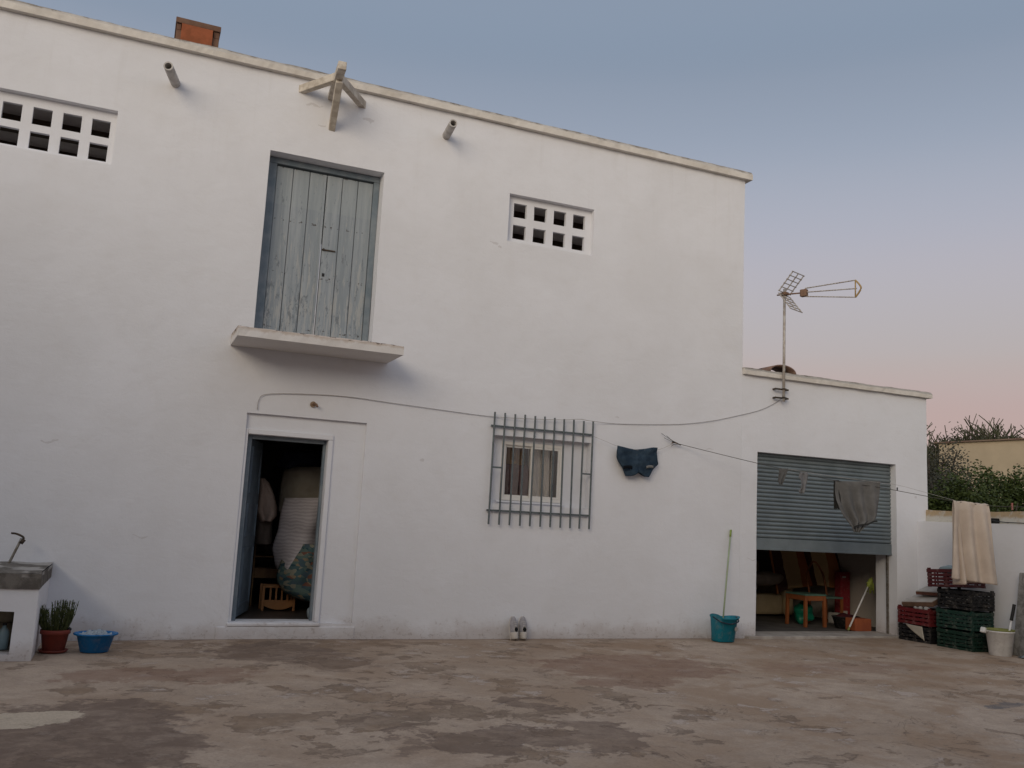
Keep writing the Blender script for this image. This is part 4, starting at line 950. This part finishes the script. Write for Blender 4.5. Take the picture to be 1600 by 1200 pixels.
# small table with a green top
tx, ty = 10.00, 1.10; tb = empty('side_table', (tx, ty, G0), 'small orange wooden table with a green top inside the garage', 'table')
A_ = at(1240, 926, 1.25); TZ = .52
b = MB(); b.box(tx-.20, tx+.21, ty-.22, ty+.24, TZ-.015, TZ+.008); b.build('tabletop', simple('green_laminate', (.10,.20,.155), (.08,.16,.13), 4, .5), tb, bevel=.004)
b = MB(); b.box(tx-.19, tx+.20, ty-.21, ty-.19, TZ-.09, TZ-.017).box(tx-.19, tx+.20, ty+.21, ty+.23, TZ-.09, TZ-.017).box(tx-.19, tx-.17, ty-.189, ty+.209, TZ-.09, TZ-.017).box(tx+.18, tx+.20, ty-.189, ty+.209, TZ-.09, TZ-.017); b.build('apron', ORW, tb)
for sx_ in (-.175, .185):
    for sy_ in (-.195, .215):
        b = MB(); b.bar((tx+sx_, ty+sy_, TZ-.018), (tx+sx_*1.04, ty+sy_*1.04, G0), .045); b.build('leg', ORW, tb, bevel=.004)
lump((10.12, 1.30, .20), .15, .13, .17, simple('green_plastic_bag', (.008,.17,.10), (.005,.10,.065), 12, .35, 0, .5, 12), 'dark green plastic bag sitting under the small table', 'plastic_bag', 'bag', 2, 2.6, .35)
# armchair
ac = Vector((10.20, 2.65, G0)); arm = empty('armchair', ac, 'beige upholstered armchair in the dark at the left of the garage', 'armchair')
UPH = fabric('beige_upholstery', (.60,.48,.30), (.48,.38,.24), 3)
b = MB(); b.box(ac.x-.35, ac.x+.35, ac.y-.35, ac.y+.35, .06, .40); b.build('seat', UPH, arm, bevel=.05)
for s_ in (-1, 1):
    b = MB(); b.box(ac.x+s_*.44-.09, ac.x+s_*.44+.09, ac.y-.42, ac.y+.36, .05, .62); b.build('armrest', UPH, arm, bevel=.06)
b = MB(); b.box(ac.x-.36, ac.x+.36, ac.y+.28, ac.y+.46, .401, .95); b.build('backrest', UPH, arm, bevel=.07)
lump((10.13, 2.33, .66), .42, .22, .12, fabric('taupe_cushion', (.36,.30,.25), (.26,.22,.18)), 'taupe oval cushion slumped over the armchair front', 'cushion', 'cushion', 4, 2.3, .2)
lump((9.9, 3.1, 1.05), .5, .3, .35, fabric('dark_heap', (.03,.02,.018)), 'dark heap of cloth piled behind the armchair', 'heap', 'cloth', 7, 2.5, .4)
# striped covers leaning in the middle
STR = stripes('brown_cream_stripes', [(.10,.045,.03), (.62,.44,.24), (.42,.17,.07), (.10,.05,.04), (.50,.34,.18), (.36,.12,.05)], 1.15, 0, .06)
b = MB(); b.grid(lambda u, v: (10.30+1.02*u + .10*(1-v)*math.sin(2*u), 2.15 - .62*u + .08*math.sin(14*u) + .30*v, .42 + .95*v - .18*(1-v)*math.sin(math.pi*u)*-1), 60, 20)
solo(b, 'striped_cover', STR, 'brown cream and orange striped cover draped behind the small table', 'striped cover', (10.8, 1.9, .4), smooth=True, solid=.03)
# bentwood chair back
chr_ = empty('wooden_chair', (10.62, 1.35, G0), 'orange wooden chair with a curved back between table and red tube', 'chair')
b = MB(); b.box(10.42, 10.80, 1.15, 1.55, .44, .47); b.build('seat', simple('chair_green_seat', (.12,.20,.17)), chr_, bevel=.01)
for dx, dy in ((0,0), (.34,0), (0,.36), (.34,.36)):
    b = MB(); b.bar((10.44+dx, 1.17+dy, .438), (10.44+dx*1.03, 1.17+dy*1.03, G0), .035); b.build('leg', ORW, chr_)
b = MB(); b.tube(sag([(10.44, 1.53, .47), (10.46, 1.60, .80), (10.62, 1.63, 1.0), (10.78, 1.60, .80), (10.80, 1.53, .47)], 8), .016, 8); b.build('back_hoop', ORW, chr_, smooth=True)
# red tube by the side wall
rp = Vector((11.10, 1.50, G0)); rd = empty('red_tube', rp, 'tall red cardboard tube with white labels against the inner wall', 'tube')
RED = plastic('red_card', (.26,.02,.03), .6)
b = MB(); b.box(rp.x-.10, rp.x+.10, rp.y-.08, rp.y+.08, G0, .86); b.build('body', RED, rd, bevel=.02)
b = MB(); b.box(rp.x-.075, rp.x+.0, rp.y-.084, rp.y-.0805, .76, .79); b.build('label', WHT, rd)
b = MB(); b.box(rp.x-.07, rp.x+.03, rp.y-.084, rp.y-.0805, .16, .23); b.build('label', WHT, rd)
b = MB(); b.box(rp.x-.12, rp.x+.06, rp.y+.0, rp.y+.16, 1.15, 1.42)
solo(b, 'red_box', simple('dark_red_box', (.12,.012,.015)), 'dark red box hung high on the inner garage wall', 'box', (rp.x, rp.y+.1, 1.15), bevel=.01)
b = MB(); b.box(rp.x-.30, rp.x-.13, 1.3, 1.5, G0, .20)
solo(b, 'paint_tin', WHT, 'small pale box on the garage floor left of the red tube', 'box', (rp.x-.2, 1.4, G0), bevel=.01)
# black tub
bt_ = Vector((10.52, .80, G0)); 
MBk = MB().lathe([(.001, 0), (.15, 0), (.20, .17), (.215, .175), (.205, .185), (.19, .17), (.145, .012), (.001, .01)], bt_, 32, 1.1, .9)
solo(MBk, 'rubber_tub', plastic('black_rubber', (.015,.014,.015), .7), 'low black rubber tub on the garage floor before the red tube', 'tub', bt_, smooth=True)
lump((10.52, .80, .20), .13, .12, .06, fabric('maroon_rag', (.06,.015,.018)), 'dark maroon rag heaped in the rubber tub', 'rag', 'rag', 11, 2.2, .4)
# terracotta box
kx0, kx1 = at(1337, 985, .42).x, at(1362, 985, .42).x
b = MB(); b.box(kx0, kx1, .42, .64, G0, .215)
solo(b, 'terracotta_planter', simple('orange_terracotta', (.36,.10,.04), (.27,.075,.035), 5, .8, 0, .3, 30), 'orange terracotta block on the floor at the right of the garage', 'block', (10.48, .56, G0), bevel=.012)
# leaning mop
ma, mb2 = at(1325, 985, .42), at(1360, 908, .60)
ma.z = max(ma.z, G0+.01)
m3 = empty('floor_mop', ma, 'upturned mop with a white handle and lime head leaning inside the garage', 'mop')
MB().tube([ma, mb2], .013, 10).build('handle', WP, m3, smooth=True)
MB().tube([ma, ma.lerp(mb2, .06)], .016, 10).build('end_cap', LIM, m3, smooth=True)
dv = (mb2-ma).normalized(); b = MB()
b.tube([mb2-dv*.12, mb2, mb2+dv*.07], [.022, .040, .012], 10); b.bar(mb2-dv*.04+Vector((-.05,0,0)), mb2-dv*.04+Vector((.05,0,0)), .03)
for k in range(10):
    a_ = k*.63; b.tube([mb2, mb2+Vector((.045*math.cos(a_), .045*math.sin(a_), -.04)), mb2+Vector((.05*math.cos(a_), .05*math.sin(a_), -.15-.04*math.sin(k*2.3)))], .009, 5)
b.build('mop_head', plastic('lime_cloth', (.30,.36,.07), .9), m3, smooth=True)

# ================================================================== INSIDE THE DOORWAY
def bulk(fn, name, mat, lab, cat, o_, nu=50, nv=40, **k):
    b = MB(); b.grid(fn, nu, nv); return solo(b, name, mat, lab, cat, o_, smooth=True, **k)
Yb = 1.35
def rowsurf(rows, Y, depth, amp, freq, seed):
    """cloth front bulging towards the viewer, wrapped back at its sides"""
    def f(u, v):
        y_ = rows[0][0]+(rows[-1][0]-rows[0][0])*v; l, r_ = rows[-1][1:]
        for a, b2 in zip(rows, rows[1:]):
            if y_ <= b2[0]+1e-6:
                t = (y_-a[0])/(b2[0]-a[0]); l, r_ = a[1]+(b2[1]-a[1])*t, a[2]+(b2[2]-a[2])*t; break
        p = at(l+(r_-l)*u, y_, Y)
        dd = depth*(1-abs(2*u-1)**3) + amp*math.sin(freq*(u+.35*v)*6.28+seed) + amp*noise.noise(Vector((u*5, v*5, seed)))
        return p + Vector((0, .35-dd-.3, 0))
    return f
SHEET = stripes('striped_sheet', [(.46,.43,.455), (.37,.345,.37)], 24, 2, .14)
bulk(rowsurf([(778,445,530), (800,439,530), (825,436,530), (845,430,530), (860,427,530), (872,430,505), (884,432,478), (893,437,462)], 1.15, .30, .045, 1.9, 1), 'striped_sheet', SHEET, 'pale lilac sheet with fine stripes draped over the pile inside the doorway', 'sheet', at(470, 780, 1.2), solid=.012)
bulk(rowsurf([(731,452,540), (737,444,540), (760,440,540), (800,436,540)], 1.42, .30, .012, 2, 2), 'blanket', fabric('olive_grey_blanket', (.34,.31,.26), (.27,.24,.20)), 'olive grey blanket folded above the striped sheet in the doorway', 'blanket', at(470, 740, 1.4), solid=.03)
def m_quilt():
    n = NT('patchwork_quilt', .95, 0, .1); v = n.t.nodes.new('ShaderNodeTexVoronoi'); v.inputs['Scale'].default_value = 19
    dn = n.t.nodes.new('ShaderNodeTexNoise'); dn.inputs['Scale'].default_value = 6; n.L(n.co, dn.inputs['Vector'])
    ad = n.t.nodes.new('ShaderNodeVectorMath'); ad.operation = 'MULTIPLY_ADD'; n.L(dn.outputs['Color'], ad.inputs[0]); ad.inputs[1].default_value = (.05,.05,.05); n.L(n.scaled((.8, .5, 1.5)), ad.inputs[2]); n.L(ad.outputs[0], v.inputs['Vector'])
    sp_ = n.t.nodes.new('ShaderNodeSeparateColor'); n.L(v.outputs['Color'], sp_.inputs[0]); rp = n.t.nodes.new('ShaderNodeValToRGB'); rp.color_ramp.interpolation = 'CONSTANT'
    cols = [(0, (.07,.12,.13)), (.25, (.04,.08,.10)), (.42, (.24,.19,.13)), (.54, (.11,.16,.15)), (.68, (.22,.22,.18)), (.82, (.07,.11,.14)), (.95, (.18,.09,.07))]
    el = rp.color_ramp.elements
    while len(el) < len(cols): el.new(.5)
    for e, (p, c) in zip(el, cols): e.position = p; e.color = (*c, 1)
    n.L(sp_.outputs[0], rp.inputs[0]); return n.done(rp.outputs[0], n.bump(n.noise(14, 4), .5, .015))
bulk(rowsurf([(850,462,530), (858,456,530), (868,448,530), (880,441,530), (900,435,530), (912,437,530), (922,444,530), (930,456,530), (936,470,530)], 1.0, .30, .02, 2.0, 3), 'quilt', m_quilt(), 'teal and ochre patchwork quilt bulging out below the striped sheet', 'quilt', at(470, 855, 1.1), solid=.04)
def boxthing(x0, x1, y0, y1, z0, z1, nm, m_, lab, cat, bev=.05): 
    b = MB(); b.box(x0, x1, y0, y1, z0, z1); return solo(b, nm, m_, lab, cat, ((x0+x1)/2, y0, z0), bevel=bev)
boxthing(2.02, 2.85, 1.30, 2.1, .45, 1.75, 'mattress_pile', fabric('pile_core', (.20,.17,.15)), 'bulky folded bedding under the sheets inside the doorway', 'bedding', .08)
lump(tuple(at(478, 722, 1.6)), .34, .28, .15, fabric('navy_bundle', (.035,.04,.07)), 'navy blue bundle on top of the bedding pile', 'bundle', 'bundle', 3, 2.4, .3)
gm = rowsurf([(748,404,412), (756,402,420), (775,402,428), (795,400,433), (806,403,432), (814,408,424)], 1.25, .16, .02, 1.5, 5)
bulk(gm, 'hanging_jacket', fabric('pinkish_beige_cloth', (.44,.34,.29), (.34,.26,.22)), 'pinkish beige jacket hanging behind the open blue door', 'jacket', at(415, 750, 1.2), solid=.03)
bulk(rowsurf([(812,402,425), (850,400,424)], 1.3, .10, .01, 1.5, 6), 'shirt', fabric('brown_grey_cloth', (.13,.105,.09)), 'brownish grey garment hanging under the beige jacket', 'garment', at(412, 815, 1.3), solid=.03)
OCW = simple('honey_wood', (.45,.21,.08), (.34,.15,.06), 4, .55, 0, .2, 20)
q0, q1 = at(404, 888, 1.7), at(446, 904, 1.7)
def shelf():
    e = empty('low_shelf', (q0.x, 1.7, .172), 'low brown wooden shelf with dark clutter behind the open door', 'shelf')
    DW = simple('brown_shelf_wood', (.30,.17,.08), (.20,.11,.06), 5, .7)
    b = MB(); b.box(q0.x-.05, q1.x+.1, 1.7, 2.0, q1.z, q0.z); b.build('drawer_front', DW, e, bevel=.006)
    b = MB(); b.box(q0.x-.05, q1.x+.1, 1.69, 2.0, q0.z+.14, q0.z+.16); b.build('board', DW, e)
    for x in (q0.x-.07, q1.x+.1): b = MB(); b.box(x, x+.018, 1.7, 2.0, .172, q0.z+.30); b.build('side_panel', DW, e)
    return e
shelf()
lump((q0.x+.15, 1.82, q0.z+.24), .16, .12, .07, fabric('dark_clutter', (.035,.03,.03), (.10,.08,.07), 18), 'dark folded clothes lying on the low shelf', 'clothes', 'clothes', 5, 2.6, .4)
lump((q0.x+.15, 1.80, q0.z+.44), .15, .12, .11, fabric('black_clothes', (.015,.02,.018), (.03,.035,.03), 18), 'black clothes heaped higher on the low shelf', 'clothes', 'clothes', 6, 2.6, .4)
# magazine rack / little crib
r0, r1 = at(411, 914, 1.2), at(461, 943, 1.2); rx0, rx1 = r0.x, r1.x; rz0, rz1 = .172, r0.z
rk = empty('wooden_rack', ((rx0+rx1)/2, 1.2, .172), 'small honey coloured wooden rack with bars and a curved apron on the floor', 'rack')
for x in (rx0, rx1-.03):
    for yy in (1.20, 1.42): b = MB(); b.box(x, x+.03, yy, yy+.025, rz0, rz1); b.build('leg', OCW, rk, bevel=.003)
b = MB(); b.box(rx0+.031, rx1-.031, 1.20, 1.222, rz1-.03, rz1-.005); b.build('top_rail', OCW, rk)
b = MB(); b.box(rx0+.031, rx1-.031, 1.42, 1.442, rz1-.03, rz1-.005); b.build('top_rail', OCW, rk)
b = MB(); n_ = 16
for i in range(n_):
    u0, u1 = i/n_, (i+1)/n_; xa_, xb_ = rx0+.03+(rx1-rx0-.06)*u0, rx0+.03+(rx1-rx0-.06)*u1
    zl = lambda u: rz0+.06-.045*math.sin(math.pi*u)
    b.quad((xa_, 1.198, zl(u0)), (xb_, 1.198, zl(u1)), (xb_, 1.198, rz0+.13), (xa_, 1.198, rz0+.13))
b.build('curved_apron', OCW, rk, solid=.018)
for i in range(1, 5): x = rx0+.03+(rx1-rx0-.06)*i/5; b = MB(); b.box(x-.011, x+.011, 1.205, 1.22, rz0+.13, rz1-.031); b.build('bar', OCW, rk)
lump(tuple(at(487, 958, .45)), .05, .06, .07, fabric('pale_blue_bit', (.30,.36,.40)), 'pale blue cloth lying by the right door jamb', 'cloth', 'cloth', 2, 2.2, .4)
# curtain behind the window
b = MB(); b.grid(lambda u, v: (mid+.02 + (wx1-mid-.06)*(u*(1-.0*v)) + (.10*(1-v)**2*(1-u)), .30+.018*math.sin(22*u+.6*v), wz0-.05 + (wz1-wz0+.1)*v), 50, 10)
solo(b, 'curtain', fabric('net_curtain', (.78,.72,.66), (.68,.63,.58)), 'beige curtain gathered behind the right window pane', 'curtain', (4.9, .4, 1.6), smooth=True, solid=.004)
b = MB(); b.grid(lambda u, v: (wx0-.05+(mid-wx0+.08)*u, .44+.012*math.sin(18*u), wz0-.05 + (wz1-wz0+.1)*v), 30, 6)
solo(b, 'curtain', fabric('ochre_curtain', (.50,.31,.17), (.42,.25,.14)), 'ochre curtain behind the left window pane', 'curtain', (4.4, .42, 1.6), smooth=True, solid=.004)
b = MB(); b.box(wx0+.02, wx1-.06, .34, .37, 1.2, 2.14)
solo(b, 'headboard', simple('reddish_wood', (.16,.085,.075), (.12,.065,.06)), 'dark reddish brown board covering the lower part of the window inside', 'headboard', (4.7, .35, 1.2))
boxthing(4.15, 5.6, 1.2, 1.8, .172, 1.98, 'wardrobe', simple('dark_wardrobe', (.09,.055,.045)), 'dark wardrobe seen through the lower part of the window', 'wardrobe', .02)

# ================================================================== BEYOND THE WALL
def leafmat(name, c1, c2):
    n = NT(name, .6, 0, .3); ob = n.t.nodes.new('ShaderNodeNewGeometry')
    c = n.mix(n.rng(n.noise(1.7, 3), .35, .65), c1, c2); c = n.mix(ob.outputs['Random Per Island'], c, tuple(v*1.5 for v in c2))
    n.p.inputs['Subsurface Weight'].default_value = 0
    return n.done(c)
CIT = leafmat('citrus_leaves', (.024,.040,.008), (.038,.055,.013)); OLV = leafmat('olive_leaves', (.030,.032,.022), (.046,.047,.035)); DKL = leafmat('dark_hedge_leaves', (.022,.030,.012), (.035,.042,.018)); DRY = leafmat('dry_twig_leaves', (.065,.05,.035), (.05,.055,.03))
BARK = simple('bark', (.07,.055,.045), (.04,.03,.025), 15, .95, 0, .6, 30)
def tree(name, lab, cat, base, h, rad, n, leaf, mat, seed, group=None, low=.25, flat=1.0, clumps=26, spread=.42):
    rr = random.Random(seed); base = Vector(base); e = empty(name, base, lab, cat, group)
    c0 = base + Vector((0, 0, h*(low+1)/2)); rz = h*(1-low)/2
    b = MB(); b.tube([base+Vector((0,0,-.05)), base+Vector((.04*h,0,h*.25)), base+Vector((0,.03*h,h*.55))], .05*h*.6, 8, .02*h); ends_ = []
    for k in range(9):
        a_ = rr.uniform(0, 6.28); r_ = rad*rr.uniform(.3, .85); p = c0 + Vector((math.cos(a_)*r_, math.sin(a_)*r_, rz*rr.uniform(-.5, .85)))
        s0 = base+Vector((0,0,h*rr.uniform(.2, .45))); b.tube([s0, s0.lerp(p, .5)+Vector((0,0,-.05)), p], .016*h, 6, .004*h)
    b.build('trunk', BARK, e, smooth=True)
    V = []; Fc = []; cl = []
    for k in range(clumps):
        while True:
            v = Vector((rr.uniform(-1,1), rr.uniform(-1,1), rr.uniform(-1,1)))
            if .25 < v.length < 1: break
        cl.append((Vector((v.x*rad*.82, v.y*rad*.82, v.z*rz*.82)), rr.uniform(.6, 1.15)))
    for i in range(n):
        cc, s_ = cl[rr.randrange(len(cl))]
        v = Vector((rr.gauss(0,1), rr.gauss(0,1), rr.gauss(0,1))); v = v.normalized()*min(1.12, abs(rr.gauss(.75, .25)))*rad*spread*s_; v.z *= flat*rz/rad
        p = c0 + cc + v; L = leaf*rr.uniform(.6, 1.3)
        a = Vector((rr.gauss(0,1), rr.gauss(0,1), rr.gauss(0,.6))).normalized(); s2_ = a.cross(Vector((rr.gauss(0,1), rr.gauss(0,1), rr.gauss(0,1)))).normalized()*L*.28
        j = len(V); V += [p, p+a*L*.5+s2_, p+a*L, p+a*L*.5-s2_]; Fc.append((j, j+1, j+2, j+3))
    m_ = MB(); m_.v = V; m_.f = Fc; m_.build('crown', mat, e); return e
def bare(name, lab, base, h, seed, mat, nb=6, w=1.0, group=None):
    rr = random.Random(seed); base = Vector(base); e = empty(name, base, lab, 'tree', group); b = MB(); tw_ = MB(); tips = []
    def grow(p, d_, L, r, lv):
        mid_ = p + d_*L*.5 + Vector((rr.gauss(0,.05), rr.gauss(0,.05), 0))*L; q_ = p + d_*L
        (b if lv == 0 else tw_).tube([p, mid_, q_], max(r, .022), 4, max(r*.55, .016), cap=False)
        if lv >= 4: tips.append(q_); return
        for k in range(rr.randint(3, 5) if lv else nb):
            nd = (d_ + Vector((rr.gauss(0,.50*w), rr.gauss(0,.50*w), rr.uniform(-.1,.35)))).normalized(); s0 = p.lerp(q_, rr.uniform(.5, 1)) if lv else p.lerp(q_, rr.uniform(.6, 1))
            grow(s0, nd, L*rr.uniform(.55, .78), r*.55, lv+1)
    grow(base, Vector((0,0,1)), h*.38, h*.022, 0)
    b.build('trunk', BARK, e); 
    for t_ in tips[::3]:
        for k in range(1):
            p = t_ + Vector((rr.gauss(0,.1), rr.gauss(0,.1), rr.gauss(0,.1)))*h*.03; a = Vector((rr.gauss(0,1), rr.gauss(0,1), rr.gauss(0,1))).normalized()*.09; s_ = a.cross(Vector((0,0,1))).normalized()*.03
            tw_.quad(p, p+a*.5+s_, p+a, p+a*.5-s_)
    tw_.build('crown', mat, e); return e
CT = 'citrus trees beyond the yard wall'
def spot(px, py, Y): p = at(px, py, Y); return (p.x, p.y, 0), p.z
for px, py, Y, rad, sd, lab in ((1532, 726, 5.5, 1.25, 1, 'dark green citrus tree in the middle behind the hanging towel'), (1590, 738, 5.0, 1.0, 2, 'dark green citrus tree at the right edge before the beige building'),
                                (1484, 748, 6.0, 1.25, 3, 'lower citrus tree beside the garage corner, left of the towel')):
    bs_, hz = spot(px, py, Y); tree('citrus_tree', lab, 'tree', bs_, hz+.10, rad, 15000, .085, CIT, sd, CT, low=.10, clumps=46, spread=.33)
bs_, hz = spot(1560, 770, 4.2); tree('citrus_tree', 'low citrus bush filling the gap between the two taller citrus trees', 'tree', bs_, hz, 1.0, 10000, .08, CIT, 14, CT, low=.05)
for px, py, Y, rad, sd, lab in ((1449, 676, 9.0, 1.3, 5, 'tall grey green olive tree rising behind the garage corner'), (1474, 716, 8.0, 1.25, 6, 'grey green olive tree below and right of the taller olive')):
    bs_, hz = spot(px, py, Y); tree('olive_tree', lab, 'tree', bs_, hz+.1, rad, 16000, .075, OLV, sd, 'olive trees behind the garage', low=.05, clumps=60, spread=.32)
# beige building
pl, pr = at(1467, 693, 14), at(1467, 693, 14)
bb = empty('beige_building', (pl.x, 14, 0), 'long plain beige building with a flat roof beyond the trees', 'building')
BEI = simple('beige_render', (.50,.41,.29), (.44,.36,.255), .8, .95, 0, .3, 5)
p0 = Vector((pl.x, 14, 0)); rr_ = ray(1600, 687); q_ = CAM + rr_*((pl.z-CAM.z)/rr_.z); dirv = Vector((q_.x-p0.x, q_.y-p0.y, 0)).normalized(); p1 = p0 + dirv*24; nn_ = Vector((dirv.y, -dirv.x, 0))*-1
H0 = pl.z
def ext(a, c, back, z0, z1, nm, mt):
    b = MB(); A, B_ = Vector(a), Vector(c); C_, D_ = B_+back, A+back
    for (p, q) in ((A, B_), (B_, C_), (C_, D_), (D_, A)): b.quad((p.x,p.y,z0), (q.x,q.y,z0), (q.x,q.y,z1), (p.x,p.y,z1))
    b.quad(*[(p.x, p.y, z1) for p in (A, B_, C_, D_)]); b.quad(*[(p.x, p.y, z0) for p in (D_, C_, B_, A)]); return b.build(nm, mt, bb)
ext(p0, p1, nn_*3, -.02, H0, 'wall', BEI)
ext(p0-dirv*.12-nn_*.10, p1-nn_*.10, nn_*3.2, H0+.002, H0+.05, 'parapet', simple('old_parapet', (.16,.10,.08), (.22,.16,.12), 3, .95))
BG = 'thin trees behind the beige building'
def behind(px, py, extra):
    v = ray(px, py); n3 = Vector((nn_.x, nn_.y, 0)).normalized(); t = ((p0-CAM).dot(n3)+extra)/v.dot(n3); p = CAM + v*t; return (p.x, p.y, 0), p.z
for i, (px, py, Y) in enumerate(((1448,650,5), (1460,660,5.5), (1478,662,6), (1490,668,6), (1508,674,7), (1528,676,7), (1545,672,6), (1558,662,6), (1570,664,6.5), (1588,662,6), (1602,668,6))):
    bs_, hz = behind(px, py, Y)
    pos = ('tallest thin bare tree beside the garage corner', 'second thin bare tree right of the garage corner', 'bushy bare tree over the left end of the beige building', 'slender forked bare tree right of the bushy one', 'short sparse tree above the beige roof, left part', 'low bare tree above the beige roof near its middle',
           'leafless tree just right of the middle of the beige roof', 'tall spreading bare tree above the right half of the beige roof', 'bare tree touching the tall spreading one on its right', 'wispy bare tree near the right picture edge', 'bare tree cut by the right picture edge')[i]
    bare('bare_tree', pos, bs_, hz*1.12, 30+i, DRY, 7, 1.1, BG)
for i, (px, py, Y, rad) in enumerate(((1480,678,5,1.3), (1527,676,5,1.3), (1552,680,5,1.2), (1573,677,5.5,1.3), (1600,676,5.5,1.3))):
    bs_, hz = behind(px, py, Y)
    lab = ('dark round bush over the left end of the beige roof', 'dark flat topped bush above the middle of the beige roof', 'low dark bush right of the flat topped one', 'dark bush under the tall spreading bare tree', 'dark bush at the right picture edge above the roof')[i]
    tree('dark_bush', lab, 'bush', bs_, hz, rad, 5000, .12, DKL, 50+i, 'dark bushes behind the beige building', low=.3)

# ================================================================== ADDED LIGHT BLOCKERS (unseen, behind and beside the camera)
b = MB(); nb = empty('rear_light_blocker', (-2, -17, 0), 'unseen house sized block added behind the camera to shade the lower facade', 'house')
b.box(-9, 11.6, -24, -17.0, -.02, 6.2); b.build('wall', PLI, nb)  # added out of view; its height holds the low glow off the wall foot
b = MB(); b.box(-9.1, 11.7, -24.1, -16.9, 6.201, 6.4); b.build('roof', ROOFM, nb)
lh = empty('left_light_blocker', (-10, -8, 0), 'unseen house sized block added at the left to shade the lower left facade', 'house')
b = MB(); b.box(-13, -8.0, -16.5, -2.5, -.02, 5.6); b.build('wall', PLI, lh)  # added out of view to darken the left part of the facade
b = MB(); b.box(-13.1, -7.9, -16.6, -2.4, 5.601, 5.75); b.build('roof', ROOFM, lh)
